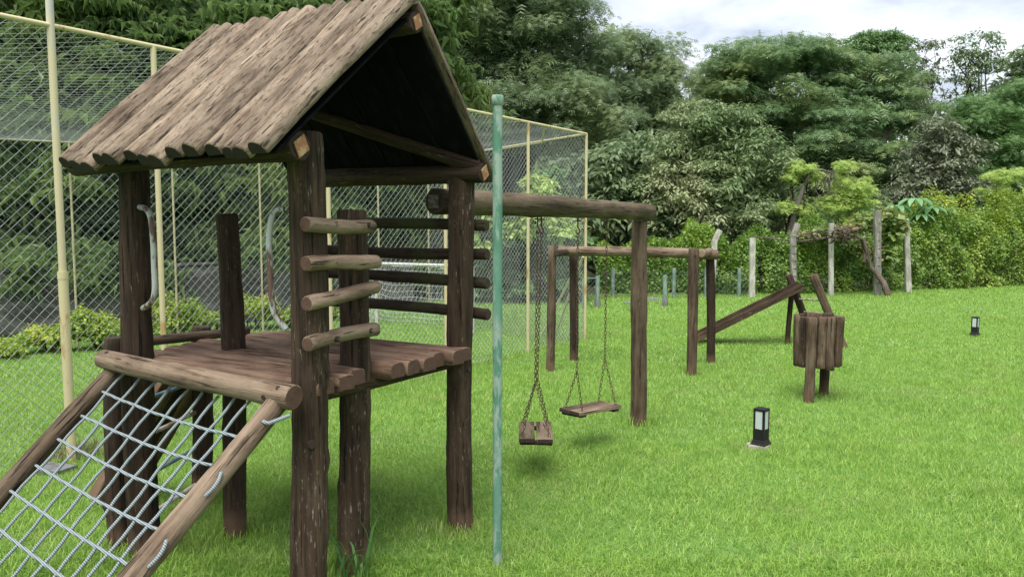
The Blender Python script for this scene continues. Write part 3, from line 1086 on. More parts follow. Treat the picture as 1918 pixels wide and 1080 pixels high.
# sloping green bank behind right hedge: undergrowth
leaf_box('undergrowth', 'low green creeper bank between the right hedge and the trees', 'undergrowth', (9.6, 23.6), (18.0, 26.2), 2.0, 2.5, 1.6, 14000, .12, 'emerald', 45, bumps=.15)
# golden shrubs at the foot of the grey wall
def shrub(px, py, z, r, h, n, label, seed, mat='yellow', name='golden_shrub', leaf=.055, group='golden shrubs along the grey wall'):
    g_ = gp(px, py, z)
    rg = np.random.default_rng(seed)
    root = empty(name, (g_.x, g_.y, hz(g_.x, g_.y)), label, 'shrub', group)
    lobes = []
    for k in range(6):
        a = rg.uniform(0, 6.28)
        lobes.append((g_.x + math.cos(a) * r * .5, g_.y + math.sin(a) * r * .4, z + h * rg.uniform(.35, .72), r * rg.uniform(.35, .6), r * .5, h * rg.uniform(.25, .36)))
    V, F = crown_arrays(lobes, n, LEAF, leaf, .13, rg, inner=.2, flat=.9, upb=.2)
    link('foliage', np_mesh('foliage', V, F, M[mat]), root, Matrix.Identity(4))
    ps = [limb_path((g_.x, g_.y, z - .05), np.array(l[:3]), rg, 5, 0) for l in lobes]
    tube('stems', ps, .012, M['bark'], root, n=4)
    return root


for k, (px, py, r, h, n, lb) in enumerate([
    (15, 668, .42, .26, 1700, 'low golden shrub at the left edge of the photo'),
    (90, 660, .42, .36, 1900, 'low golden shrub left of the tall cream pole'),
    (185, 652, .5, .68, 2900, 'golden shrub right of the tall cream pole, below the dangling leaves'),
    (262, 640, .36, .36, 1300, 'golden shrub directly behind the left tower post'),
    (335, 630, .48, .80, 2800, 'tallest golden shrub, behind the cage post right of the left tower post'),
    (400, 622, .38, .42, 1500, 'golden shrub behind the short post of the tower deck'),
    (475, 617, .52, .66, 2600, 'golden shrub between the short post and the curved handle at the big front post'),
    (560, 612, .42, .42, 1500, 'golden shrub behind the big front post of the tower'),
    (640, 604, .5, .45, 1800, 'golden shrub seen between the front ladder logs')]):
    shrub(px, py, -.26, r, h, n, lb, 60 + k)
# bright shrubs behind the end of the cage
tree('leafy_shrub', 'bright green open shrub seen through the end wall of the cage', 'shrub', (.2, 17.2), 17.0,
     [(1000, 440, 60, 50, 0), (940, 480, 60, 60, 0), (1050, 480, 50, 60, 0), (1010, 360, 35, 35, 0), (900, 520, 60, 50, 0), (1040, 550, 70, 40, 0), (960, 560, 70, 35, 0), (1030, 340, 30, 20, 0)],
     9000, LEAF, .13, .3, 'emerald', None, .06, seed=70, inner=.15)
tree('leafy_shrub', 'bright lime leafy shrub behind the swing beam, left of the cage corner post', 'shrub', (.9, 16.6), 16.4,
     [(1015, 345, 28, 20, 0), (1000, 375, 30, 20, 0), (985, 420, 40, 35, 0), (1045, 430, 40, 30, 0), (905, 400, 40, 40, 0), (900, 450, 40, 40, 0)],
     2600, LEAF, .13, .25, 'lime', None, .05, seed=71, inner=.1)

# ------------------------------------------------------------------ grey wall
wl_a, wl_b = Vector((-2.2, 16.9, 0)), Vector((-10.6, 12.1, 0))
root = empty('boundary_wall', (wl_a.x, wl_a.y, -.3), 'low stained grey wall under the dark trees behind the cage', 'wall')
for k in range(6):
    a, b = wl_a.lerp(wl_b, k / 6), wl_a.lerp(wl_b, (k + 1) / 6 - .003)
    zt = .92 - .035 * k
    board('wall_panel', (a.x, a.y, .32), (b.x, b.y, .30), .16, 1.25 + (zt - .92), Vector((0, 0, 1)), [M['wall'], M['wall']], root, wob=0, bow=0)
    board('coping', (a.x, a.y, .97 + (zt - .92) / 2), (b.x, b.y, .95 + (zt - .92) / 2), .20, .05, Vector((0, 0, 1)), [M['wall'], M['wall']], root, wob=0, bow=0)

# ------------------------------------------------------------------ sports cage
ZT = 2.94
Fc = np.array([-1.64, 15.1])
fd = np.array([-.869, -.495])
N0 = CW0 + cdir * -2.2
F0 = Fc + fd * 10.0
cage = empty('sports_cage', (CW1[0], CW1[1], 0), 'tall cream steel ball cage with grey wire mesh walls and mesh roof', 'sports cage')


def p3(p, z):
    return Vector((p[0], p[1], z))


for t_ in (-.95, .70, 2.35, 4.02, 5.65, 7.13):
    q = CW0 + cdir * t_
    tube('post', [[p3(q, hz(*q) - .15), p3(q, ZT)]], .0205, M['cream'], cage, n=10)
for t_ in (0, 1.03, 2.1, 3.2, 4.6, 6.07, 7.6, 9.2):
    q = Fc + fd * t_
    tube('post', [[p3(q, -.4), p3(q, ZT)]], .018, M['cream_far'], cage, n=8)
ed = (Fc - CW1)
for t_ in (.5,):
    q = CW1 + ed * t_
    tube('post', [[p3(q, -.4), p3(q, ZT)]], .0205, M['cream'], cage, n=8)
tube('top_rail', [[p3(N0, ZT), p3(CW1, ZT)]], .0165, M['cream'], cage)
tube('top_rail', [[p3(CW1, ZT), p3(Fc, ZT)]], .0175, M['cream'], cage)
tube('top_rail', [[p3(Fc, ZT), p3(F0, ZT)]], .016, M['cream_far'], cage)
# bracing bars at the end corner
q5 = CW0 + cdir * 5.65
tube('brace', [[at(1092, 480, 11.0), gp(1040, 628, -.1)]], .019, M['cream'], cage)
tube('brace', [[at(1070, 516, 11.6), gp(1012, 634, -.2)]], .016, M['cream'], cage)
tube('brace', [[p3(CW1 - cdir * 1.1, ZT), p3(CW1 + ed * .22, ZT - .02), p3(CW1 + ed * .5, ZT - .02)]], .014, M['cream'], cage)
off = cnor * .035
sheet('wire_mesh', p3(N0 + off, -.02), p3(CW1 + off, -.02), p3(N0 + off, ZT), p3(CW1 + off, ZT), 9.33, 2.96, .036, .036, .0018, M['wire'], cage, jit=.01, seed=1)
sheet('wire_mesh', p3(CW1, -.1), p3(Fc, -.3), p3(CW1, ZT), p3(Fc, ZT), 4.9, 3.1, .045, .045, .0020, M['wire'], cage, jit=.01, seed=2)
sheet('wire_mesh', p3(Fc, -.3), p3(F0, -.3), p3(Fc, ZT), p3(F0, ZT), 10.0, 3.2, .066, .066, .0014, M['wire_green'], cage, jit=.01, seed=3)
sheet('roof_mesh', p3(N0, ZT), p3(CW1, ZT), p3(F0, ZT), p3(Fc, ZT), 9.33, 6.0, .066, .058, .0017, M['wire'], cage, bulge=-.12, jit=.02, seed=4)

# tall cream pole in front of the cage
root = empty('tall_pole', gp(135, 862), 'tall cream and faded blue sleeved pole at the left, taller than the cage', 'pole')
b = gp(135, 862)
lean = Vector((-.012, 0, 0))
tube('lower_sleeve', [[b + Vector((0, 0, -.1)), b + Vector((-.005, 0, 1.28))]], .032, M['cream'], root, n=14)
tube('sleeve_collar', [[b + Vector((-.005, 0, 1.26)), b + Vector((-.005, 0, 1.31))]], .0345, M['cream'], root, n=14)
tube('upper_tube', [[b + Vector((-.005, 0, 1.29)), b + Vector((-.02, 0, 5.4))]], .0245, M['cream_blue'], root, n=14)

# goal
ga, gb = gp(886, 632, -.26), gp(706, 617, -.26)
root = empty('football_goal', ((ga + gb) / 2), 'small white goal with a sagging white net inside the cage', 'goal')
up_ = Vector((0, 0, 1.22))
tube('goal_post', [[ga, ga + up_]], .03, M['white'], root, n=10)
tube('goal_post', [[gb, gb + up_]], .03, M['white'], root, n=10)
tube('crossbar', [[ga + up_, gb + up_]], .03, M['white'], root, n=10)
back = Vector((-.30, .62, 0))
for q in (ga, gb):
    tube('net_stay', [[q + up_, q + up_ + back * .45, q + back]], .016, M['white'], root, n=6)
tube('ground_bar', [[ga, ga + back, gb + back, gb]], .016, M['white'], root, n=6)
gl = (ga - gb).length


def netgrid(c00, c10, c01, c11, nu, nv, sag, rg):
    sg = []
    def pt(u, v):
        P = c00 * (1 - u) * (1 - v) + c10 * u * (1 - v) + c01 * (1 - u) * v + c11 * u * v
        return P + Vector((rg.normal() * .008, rg.normal() * .008, -sag * math.sin(u * math.pi) * math.sin(v * math.pi) * (1 + .3 * math.sin(u * 9)))) + (back.normalized() * sag * math.sin(u * 3.14) * math.sin(v * 3.14))
    G_ = [[pt(i / nu, j / nv) for j in range(nv + 1)] for i in range(nu + 1)]
    for i in range(nu + 1):
        for j in range(nv + 1):
            if i < nu: sg.append((G_[i][j], G_[i + 1][j]))
            if j < nv: sg.append((G_[i][j], G_[i][j + 1]))
    return sg


rg = np.random.default_rng(9)
bt = up_ + back * .45
sg = netgrid(gb + back, ga + back, gb + bt, ga + bt, 20, 12, .16, rg) + netgrid(gb + up_, ga + up_, gb + bt, ga + bt, 20, 4, .05, rg)
for q in (ga, gb):
    sg += netgrid(q, q + back, q + up_, q + bt, 7, 12, .03, rg)
V, F = wires(np.array([[tuple(a), tuple(b_)] for a, b_ in sg]), .0045)
o = link('net', np_mesh('net', V, F, M['net']), root, Matrix.Identity(4)); o['kind'] = 'stuff'

# ------------------------------------------------------------------ play tower
tower = empty('play_tower', L(.5, .5, 0), 'dark log play tower with a steep log roof, deck, ladder logs and rope climbing net', 'play tower')
DK, DE = M['dark'], M['end_dark']


def bolt(p, d, parent, r=.011, mat='steel'):
    """recessed washer and bolt head; d = outward direction"""
    d = Vector(d).normalized()
    tube('bolt', [[Vector(p) - d * .02, Vector(p) + d * .004]], r, M[mat], parent, n=8)


def bolt_hole(p, d, parent, r=.013):
    d = Vector(d).normalized()
    p = Vector(p)
    Mx, _ = axes(p - d * .012, p + d * .0015)
    tube('bolt_hole', [[p - d * .012, p + d * .0015]], r, M['hole'], parent, n=10)


OUTB, OUTA = -TB, -TA
toCam = lambda p: (Vector((0, 0, 0)) - Vector((p.x, p.y, 0))).normalized()
posts = {}


def tpost(key, base, top, r, mat='dark', label=None, taper=.93):
    o = log('post', (base[0], base[1], -.12), top, r, [M[mat], DE], tower, taper=taper, wob=.055, bow=.021, segs=34, n=18)
    if label: o['label'] = label
    posts[key] = o
    return o


P1t, P2t, P3t, P6t = L(0, 1.08, 1.90), L(0, 0, 1.99), L(1.06, -.02, 1.95), L(1.06, 1.06, 1.90)
tpost('p1', (-1.80, 3.66), (-1.835, 3.70, 1.90), .074)
tpost('p2', (-.865, 3.12), (-.875, 3.15, 1.99), .079, 'dark2', 'thick worn corner post with pale scratches nearest the viewer')
tpost('p3', (-.277, 4.02), (-.290, 4.03, 1.955), .071, 'dark2')
tpost('p6', (-1.20, 4.54), (-1.23, 4.56, 1.90), .062)
tpost('p4', (-.755, 3.48), (-.742, 3.51, 1.685), .073, 'dark2')
tpost('p5', (-1.45, 3.90), (-1.50, 3.92, 1.675), .060)
tpost('s1', (-1.965, 3.74), (-1.97, 3.76, 1.06), .055)
tpost('s2', (-1.845, 4.40), (-1.80, 4.42, 1.03), .058)
# bolt recesses seen on the posts
bolt_hole(Vector((-.29, 4.03, 1.84)) + Vector((-.030, -.058, 0)), (-.45, -.9, 0), tower, .016)
bolt_hole(Vector((-.285, 4.03, 1.72)) + Vector((.056, -.035, 0)), (.85, -.5, 0), tower, .012)
bolt_hole(Vector((-.28, 4.03, .86)) + Vector((.056, -.038, 0)), (.85, -.5, 0), tower, .014)
bolt_hole(Vector((-.745, 3.50, .80)) + Vector((.05, -.052, 0)), (.7, -.7, 0), tower, .018)
bolt_hole(Vector((-.868, 3.135, .72)) + Vector((.05, -.058, 0)), (.65, -.76, 0), tower, .018)
bolt_hole(Vector((-.86, 3.13, 1.70)) + Vector((.072, .02, 0)), (1, .2, 0), tower, .012)

# purlins with tin end plates
ridge_a = .53


def purlin(a, z, r, b0, b1, plate=True, taper=1.0):
    p0, p1 = L(a, b0, z), L(a, b1, z)
    o = log('purlin', p0, p1, r, [DK, DE], tower, wob=.03, bow=.006, taper=taper)
    if plate:
        s_ = r * .72
        c = p0 + OUTB * .004
        me = np_mesh('end_plate', np.array([(s_, 0, .0), (0, s_ * 1.2, 0), (-s_, 0, 0), (0, -s_ * 1.2, 0), (s_, 0, .005), (0, s_ * 1.2, .005), (-s_, 0, .005), (0, -s_ * 1.2, .005)]) * np.array([1, 1, -1]),
                     [np.array([[3, 2, 1, 0], [4, 5, 6, 7], [0, 1, 5, 4], [1, 2, 6, 5], [2, 3, 7, 6], [3, 0, 4, 7]])], M['plate'])
        Mx, _ = axes(c, c + TB)
        Mx = Mx @ Matrix.Rotation(R(15), 4, 'Z')
        link('end_plate', me, tower, Mx)
    return o


purlin(-.115, 1.915, .057, -.14, 1.38)
purlin(ridge_a, 2.515, .048, -.185, 1.18)
purlin(1.045, 1.882, .050, -.19, 1.06)
# tie beam along a at the far gable, collar log inside
# roof boards: left slope (towards camera left) and right slope
RZ, LZ, RZ2 = 2.635, 1.875, 1.85
LA, RA = -.30, 1.15
nb = 14
b_lo, b_hi = -.20, 1.20
wb = (b_hi - b_lo) / nb
upL = Vector((TA.x * -(RZ - LZ), TA.y * -(RZ - LZ), (ridge_a - LA))).normalized()
upR = Vector((TA.x * (RZ - RZ2), TA.y * (RZ - RZ2), (RA - ridge_a))).normalized()
for k in range(nb):
    b = b_lo + (k + .5) * wb
    j1, j2 = random.uniform(-.02, .02), random.uniform(-.015, .02)
    p1 = L(LA + j1, b, LZ + j1 * .9 + random.uniform(-.006, .006))
    p0 = L(ridge_a + j2 + .005, b + random.uniform(-.004, .004), RZ + j2 * .9 + random.uniform(-.004, .004))
    halflog('roof_log', p0, p1, wb * random.uniform(.88, 1.0), random.uniform(.042, .055), upL, [M['roof'], M['end_shaded']], tower, segs=18, wob=.045, bow=.008, base=.014, n=11, pw=.95)
    p1 = L(RA + random.uniform(-.02, .02), b, RZ2)
    p0 = L(ridge_a + .012, b, RZ - .035)
    halflog('roof_log', p0, p1, wb * random.uniform(.97, 1.02), .030, upR, [M['roof'], DE], tower, segs=5, wob=.03, bow=.003, base=.014, n=7)
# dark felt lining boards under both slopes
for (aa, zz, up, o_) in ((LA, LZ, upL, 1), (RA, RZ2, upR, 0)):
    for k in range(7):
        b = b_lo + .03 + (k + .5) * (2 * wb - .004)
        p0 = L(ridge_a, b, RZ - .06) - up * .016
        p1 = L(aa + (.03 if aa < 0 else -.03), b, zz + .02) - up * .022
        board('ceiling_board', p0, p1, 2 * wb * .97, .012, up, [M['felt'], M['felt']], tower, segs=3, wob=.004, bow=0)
# rafter log seen inside the roof
log('brace_log', L(.70, 1.0, 2.31), L(1.045, -.17, 1.925), .030, [DK, DE], tower, taper=1.2)

# deck
nd = 10
for k in range(nd):
    a = .045 + k * (1.0 / (nd - .8))
    b0 = {0: -.09, 1: -.10, 2: -.06, 3: -.06, 4: -.10}.get(k, -.105 + random.uniform(-.02, .025))
    if k == 3: b0 = .13
    b1 = 1.30 + random.uniform(-.05, .05) if k > 0 else 1.02
    halflog('deck_plank', L(a, b0, .955), L(a, b1, .955 + random.uniform(-.004, .004)), .103, random.uniform(.026, .036), (0, 0, 1), [M['deck'], M['end']], tower, segs=9, wob=.04, base=.042, bow=.003, pw=.5, n=11)
log('deck_beam', L(-.02, .03, .895), L(1.05, .03, .885), .036, [DK, DE], tower)
log('deck_beam', L(-.02, 1.0, .895), L(1.05, 1.0, .885), .036, [DK, DE], tower)
log('curb_log', L(.05, 1.30, 1.018), L(.80, 1.30, 1.018), .026, [M['post'], M['end']], tower)
# ladder logs on the near side
for k, (z0, z1) in enumerate(((1.628, 1.622), (1.472, 1.468), (1.312, 1.318), (1.15, 1.150))):
    p0, p1 = L(-.065, -.103, z0 - .01), L(.412, -.022, z1 - (.0 if k else .005))
    log('ladder_log', p0, p1, .031, [M['pale'], M['end']], tower, wob=.04, bow=.010, taper=1.0)
    dd = (p1 - p0).normalized()
    nrm = Vector((dd.y, -dd.x, 0))
    for f_ in (.33, .84):
        q = p0.lerp(p1, f_) + nrm * .0335 + Vector((0, 0, -.002))
        bolt_hole(q, nrm, tower, .0125)
        bolt(q + nrm * .002, nrm, tower, .006)
# safety rails on the far right side
for z, b0 in ((1.625, -.13), (1.475, -.135), (1.320, -.135), (1.155, -.14)):
    log('guard_rail', L(1.16, b0, z - .01), L(1.16, 1.12, z + .005), .031, [M['rail'], M['end_dark']], tower, bow=.012, wob=.05)
# curved grab handles
def handle(px_pts, Y):
    pts = [at(px, py, y_) for (px, py), y_ in zip(px_pts, Y)]
    fine = []
    for i in range(len(pts) - 1):
        a, b_ = pts[i], pts[i + 1]
        p_, n_ = pts[max(i - 1, 0)], pts[min(i + 2, len(pts) - 1)]
        for q in range(5):
            u = q / 5
            fine.append(.5 * ((2 * a) + (b_ - p_) * u + (2 * p_ - 5 * a + 4 * b_ - n_) * u * u + (3 * a - p_ - 3 * b_ + n_) * u ** 3))
    fine.append(pts[-1])
    tube('grab_handle', [fine], .0135, M['handle'], tower, n=10)


handle([(262, 388), (274, 392), (283, 410), (287, 450), (289, 500), (290, 545), (283, 566), (268, 577)], [3.62, 3.56, 3.52, 3.52, 3.52, 3.52, 3.54, 3.62])
handle([(532, 392), (517, 394), (508, 412), (504, 450), (506, 500), (509, 560), (517, 592), (536, 616)], [3.15] * 8)

# climbing net
lw, le = M['pale'], M['end']
bl, brr = L(-.155, 1.13, 1.012), L(-.135, -.10, .938)
cbar = log('net_top_log', brr, bl, .051, [lw, le], tower, wob=.05, bow=.012, taper=.88, segs=16)
bolt_hole(brr.lerp(bl, .05) + Vector((-.01, -.035, .035)), (-.2, -.6, .6), tower, .010)
bolt_hole(brr.lerp(bl, .10) + Vector((-.02, -.046, -.012)), (-.4, -.9, -.2), tower, .012)
bolt_hole(brr.lerp(bl, .955) + Vector((-.01, -.040, .014)), (-.3, -.8, .4), tower, .011)
lt0, lt1 = L(-.16, 1.06, .93), Vector((-2.50, 2.72, -.03))
rt0, rt1 = L(-.16, -.02, .90), Vector((-1.56, 1.86, -.03))
ll = log('net_side_log', lt0 + (lt0 - lt1).normalized() * .02, lt1, .042, [M['post'], le], tower, wob=.05, bow=.012, segs=16)
rl = log('net_side_log', rt0 + (rt0 - rt1).normalized() * .03, rt1, .043, [lw, le], tower, wob=.05, bow=.010, segs=16)
RR = .0068
nn = (lt1 - rt0).cross(rt1 - rt0).normalized()
if nn.z < 0: nn = -nn


def netp(u, v, sag=.05):
    """u 0..1 left to right, v 0..1 top to bottom"""
    P = lt0.lerp(lt1, v) * (1 - u) + rt0.lerp(rt1, v) * u
    return P - nn * sag * math.sin(math.pi * min(max(u, 0), 1))


rows = [.075 + .093 * k for k in range(10)]
for k, v_ in enumerate(rows):
    vr = v_ * .97 + .035
    path = []
    for q in range(25):
        u = -.012 + 1.02 * q / 24
        vv = v_ * (1 - u) + vr * u
        path.append(netp(u, vv, .04 + .06 * v_) + nn * .003 * math.sin(u * 32 + k * 3.14))
    tube('rope', [path], RR, M['rope'], tower, n=8)
for k in range(10):
    u0 = .055 + .098 * k
    path = []
    for q in range(29):
        v_ = -.01 + 1.0 * q / 28
        u = u0 + (.5 - u0) * .04 * v_ + .003 * math.sin(v_ * 7 + k * 2)
        path.append(netp(u, v_, .04 + .06 * v_) + nn * .004 * math.sin(v_ * 34 + k * 3.14))
    tube('rope', [path], RR * .95, M['rope'], tower, n=8)
# rope loops on the outside of the right side log
ax = (rt1 - rt0).normalized()
outw = ax.cross(nn).normalized()
if outw.x < 0: outw = -outw
for k in range(0, 9, 1):
    if k % 2 == 0: continue
    v0, v1 = rows[k] * .97 + .035 + .02, rows[k + 1] * .97 + .035 - .01
    pts = []
    for q in range(9):
        w_ = q / 8
        pts.append(rt0.lerp(rt1, v0 + (v1 - v0) * w_) + outw * (.034 + .016 * math.sin(w_ * math.pi)) + nn * (.022 - .01 * w_))
    tube('rope', [pts], RR, M['rope'], tower, n=8)
kp = rt0 + ax * .10
tube('rope', [[kp + outw * .035 + nn * .02, kp + outw * .06 + nn * .01, kp + outw * .085 - ax * .03, kp + outw * .095 - ax * .07 - nn * .02]], RR * 1.2, M['rope'], tower, n=8)

# far-side rung ladder
for z0, z1, m in ((.70, .72, 'bluebar'), (.50, .54, 'whitebar'), (.29, .33, 'bluebar'), (.07, .12, 'whitebar')):
    tube('rung', [[Vector((-1.97, 3.75, z0)), Vector((-1.83, 4.41, z1))]], .0125, M[m], tower, n=8)
# board slide down the back left
sl0, sl1 = Vector((-1.76, 4.30, .90)), gp(222, 925, .03)
sdir = (sl1 - sl0)
sw = Vector((.55, .84, 0)).normalized()
upn = sdir.cross(sw).normalized()
if upn.z < 0: upn = -upn
for k in range(3):
    of = sw * (-.085 + .085 * k)
    board('slide_board', sl0 + of, sl1 + of, .083, .024, upn, [M['deck'] if k != 1 else M['rail'], M['end']], tower)
for s_ in (-1, 1):
    board('slide_side', sl0 + sw * .14 * s_ + upn * .03, sl1 + sw * .14 * s_ + upn * .03, .022, .07, upn, [M['deck'], M['end']], tower)

# ------------------------------------------------------------------ green pole
gpp = Vector((-.070, 3.56, 0))
root = empty('green_pole', gpp, 'slim faded green steel pole with a rounded cap beside the play tower', 'pole')
tube('tube', [[gpp + Vector((0, 0, -.1)), gpp + Vector((0.004, 0, 2.165))]], .0225, M['green_pole'], root, n=20)
tube('cap', [[gpp + Vector((0.004, 0, z)) for z in (2.162, 2.164, 2.20, 2.206, 2.209)]], [np.array([.0245, .028, .028, .024, .008])], M['green_pole'], root, n=20)

# ------------------------------------------------------------------ swing frame
sb0, sb1 = Vector((-.415, 4.13, 1.745)), Vector((1.085, 6.22, 1.715))
root = empty('log_swing_set', (1.03, 6.18, 0), 'long thick swing log running from the play tower to one dark end post', 'swing set')
log('beam', sb0, sb1, .071, [M['beam'], M['end_dark']], root, taper=.95, wob=.05, bow=.014, lump=.05, segs=22, n=18)
log('post', (1.03, 6.14, -.12), (1.045, 6.16, 1.66), .068, [M['post'], DE], root, taper=.90, wob=.06, bow=.012, lump=.05, segs=18)
dsb = (sb1 - sb0).normalized()
c = sb0 - dsb * .004
Mx, _ = axes(c, c + dsb)
s_ = .036
link('end_plate', np_mesh('end_plate', np.array([(s_, -s_, 0), (s_, s_, 0), (-s_, s_, 0), (-s_, -s_, 0), (s_, -s_, -.006), (s_, s_, -.006), (-s_, s_, -.006), (-s_, -s_, -.006)]),
     [np.array([[0, 1, 2, 3], [7, 6, 5, 4], [0, 4, 5, 1], [1, 5, 6, 2], [2, 6, 7, 3], [3, 7, 4, 0]])], M['tin']), root, Mx)


def beam_at(px):
    k = (px - 959) / FPX
    t_ = (k * sb0.y - sb0.x) / ((sb1.x - sb0.x) - k * (sb1.y - sb0.y))
    return sb0.lerp(sb1, t_)


hooks = {}
for px in (1007, 1014, 1082, 1136):
    q = beam_at(px)
    hooks[px] = q + Vector((0, 0, -.16))
    tube('hook', [[q + Vector((0, 0, .085)), q + Vector((0, 0, -.12)), q + Vector((.012, 0, -.135)), q + Vector((.012, 0, -.155)), q + Vector((0, 0, -.167)), q + Vector((-.010, 0, -.155))]], .006, M['rust'], root, n=6)
    tube('washer', [[q + Vector((0, 0, -.068)), q + Vector((0, 0, -.078))]], .022, M['rust'], root, n=8)
    tube('nut', [[q + Vector((0, 0, .066)), q + Vector((0, 0, .082))]], .013, M['rust'], root, n=6)


def chain_mesh(pts_list, ll=.033, r=.0026, name='chain', parent=None):
    # stadium link template, in local x along the chain
    n1, n2 = 10, 4
    ring = []
    for k in range(n1):
        a = 2 * math.pi * k / n1
        cx, cy = math.cos(a) * .0085 + (.011 if math.cos(a) > 0.01 else (-.011 if math.cos(a) < -.01 else 0)), math.sin(a) * .0085
        ring.append((cx, cy, math.cos(a), math.sin(a)))
    TV, TF = [], []
    for k, (cx, cy, nx, ny) in enumerate(ring):
        for q in range(n2):
            b_ = 2 * math.pi * q / n2
            TV.append((cx + nx * r * math.cos(b_), cy + ny * r * math.cos(b_), r * math.sin(b_)))
            TF.append((k * n2 + q, ((k + 1) % n1) * n2 + q, ((k + 1) % n1) * n2 + (q + 1) % n2, k * n2 + (q + 1) % n2))
    TV, TF = np.array(TV), np.array(TF)
    Ps, Ts, Ns = [], [], []
    i = 0
    for a, b_ in pts_list:
        a, b_ = Vector(a), Vector(b_)
        ln = (b_ - a).length
        T = (b_ - a).normalized()
        side = T.cross(Vector((.3, .8, .1))).normalized()
        oth = T.cross(side)
        m = max(1, int(ln / (ll * .78)))
        for k in range(m):
            Ps.append(tuple(a.lerp(b_, (k + .5) / m))); Ts.append(tuple(T))
            Ns.append(tuple(side if i % 2 else oth)); i += 1
    Ps, Ts, Ns = np.array(Ps), np.array(Ts), np.array(Ns)
    V, F = instance((TV, TF), Ps, Ts, Ns, np.ones(len(Ps)) * ll / .039)
    return link(name, np_mesh(name, V, F, M['rust'], smooth=True), parent, Matrix.Identity(4))


def swing(label, hookA, hookB, cen, axis, ln, wd, splitA, splitB, tilt=0.0):
    """axis: long direction of the seat"""
    axis = Vector(axis).normalized()
    side = Vector((axis.y, -axis.x, tilt)).normalized()
    root = empty('swing', cen, label, 'swing', 'swings hanging from the long log')
    for s_ in (-1, 1):
        m = cen + side * (wd / 4 + .003) * s_
        board('seat_plank', m - axis * ln / 2, m + axis * ln / 2, wd / 2 - .006, .026, Vector((0, 0, 1)), [M['pale'] if s_ > 0 else M['beam'], M['end_dark']], root, wob=.02)
    for s_ in (-1, 1):
        m = cen + axis * (ln / 2 - .045) * s_ - Vector((0, 0, .024))
        board('seat_cleat', m - side * wd / 2 * .96, m + side * wd / 2 * .96, .05, .02, Vector((0, 0, 1)), [M['dark'], M['end_dark']], root)
    for hk, sp_, s_ in ((hookA, splitA, -1), (hookB, splitB, 1)):
        segs = [(hk, sp_)]
        for w_ in (-1, 1):
            segs.append((sp_, cen + axis * (ln / 2 - .045) * s_ + side * (wd / 2 - .02) * w_ + Vector((0, 0, .013))))
        chain_mesh(segs, parent=root)
    return root


# first swing is seen end-on with its two chains hanging side by side
q1 = gp(1005, 812, .275)
hA, hB = hooks[1007], hooks[1014]
q1 = Vector((.155, 4.93, .275))
ax1 = Vector((.02, 1, 0))
swing('swing seen end-on, its chains hanging side by side, nearer the green pole', hA, hB, q1, ax1, .44, .215,
      Vector((q1.x - .005, q1.y - .05, .62)), Vector((q1.x + .012, q1.y + .06, .62)), tilt=-.03)
a2, b2 = hooks[1082], hooks[1136]
c2 = Vector(((a2.x + b2.x) / 2 - .005, (a2.y + b2.y) / 2, .295))
ax2 = (b2 - a2); ax2.z = 0; ax2.normalize()
ax2 = (ax2 + Vector((.35, -.1, 0))).normalized()
swing('swing seen from the side with its two chains apart, next to the end post', a2, b2, c2, ax2, .42, .22,
      Vector((a2.x + .0, a2.y, .60)), Vector((b2.x - .005, b2.y, .63)), tilt=.04)

# ------------------------------------------------------------------ empty log frame behind the swings
f1, f2, f3, f4 = Vector((.43, 8.53, 0)), Vector((.75, 9.19, 0)), Vector((1.96, 8.28, 0)), Vector((2.38, 9.08, 0))
root = empty('empty_swing_frame', (1.35, 8.8, 0), 'empty weathered log frame on four posts behind the swings', 'log frame')
log('post', f1 - Vector((0, 0, .1)), f1 + Vector((.03, 0, 1.415)), .049, [M['post'], M['end']], root, lump=.06, wob=.05)
log('post', f2 - Vector((0, 0, .1)), f2 + Vector((.0, -.02, 1.30)), .052, [M['dark'], DE], root)
log('post', f3 - Vector((0, 0, .1)), f3 + Vector((.02, 0, 1.385)), .056, [M['post'], M['end']], root, lump=.05, wob=.04)
log('post', f4 - Vector((0, 0, .1)), f4 + Vector((-.03, -.02, 1.26)), .052, [M['dark'], DE], root)
bm = log('beam', Vector((.54, 9.0, 1.335)), Vector((2.42, 9.02, 1.285)), .058, [M['pale'], M['end_pale']], root, wob=.05, bow=.02, segs=18, up=Vector((0, 0, 1)))
log('cross_log', f1 + Vector((.06, -.12, 1.33)), f2 + Vector((-.05, .10, 1.32)), .036, [M['rail'], DE], root)
log('cross_log', f3 + Vector((.08, -.02, 1.33)), f4 + Vector((-.0, .08, 1.33)), .042, [M['pale'], M['end_pale']], root)
bolt_hole(f3 + Vector((.008, -.057, 1.31)), (0, -1, 0), root, .013)

# ------------------------------------------------------------------ board slide in the distance
sa, sbv = Vector((4.00, 10.55, .80)), Vector((2.62, 10.80, .04))
root = empty('slide', (3.4, 10.65, 0), 'narrow wooden board slide with a leaning two-post rung ladder behind the bin', 'slide')
lpa0, lpa1 = Vector((4.28, 10.75, -.05)), Vector((3.90, 10.80, .95))
lpb0, lpb1 = Vector((4.50, 10.25, -.05)), Vector((4.08, 10.35, .98))
log('ladder_post', lpa0, lpa1, .052, [M['dark'], M['end']], root)
log('ladder_post', lpb0, lpb1, .056, [M['post'], M['end']], root)
for f_ in (.30, .48, .66):
    tube('rung', [[lpa0.lerp(lpa1, f_), lpb0.lerp(lpb1, f_)]], .013, M['whitebar'], root, n=8)
sd_ = (sbv - sa)
wdv = Vector((.18, .98, 0)).normalized()
un = sd_.cross(wdv).normalized()
if un.z < 0: un = -un
for k in range(3):
    of = wdv * (-.125 + .125 * k)
    board('slide_board', sa + of, sbv + of, .122, .024, un, [M['deck'] if k != 1 else M['post'], M['end']], root)
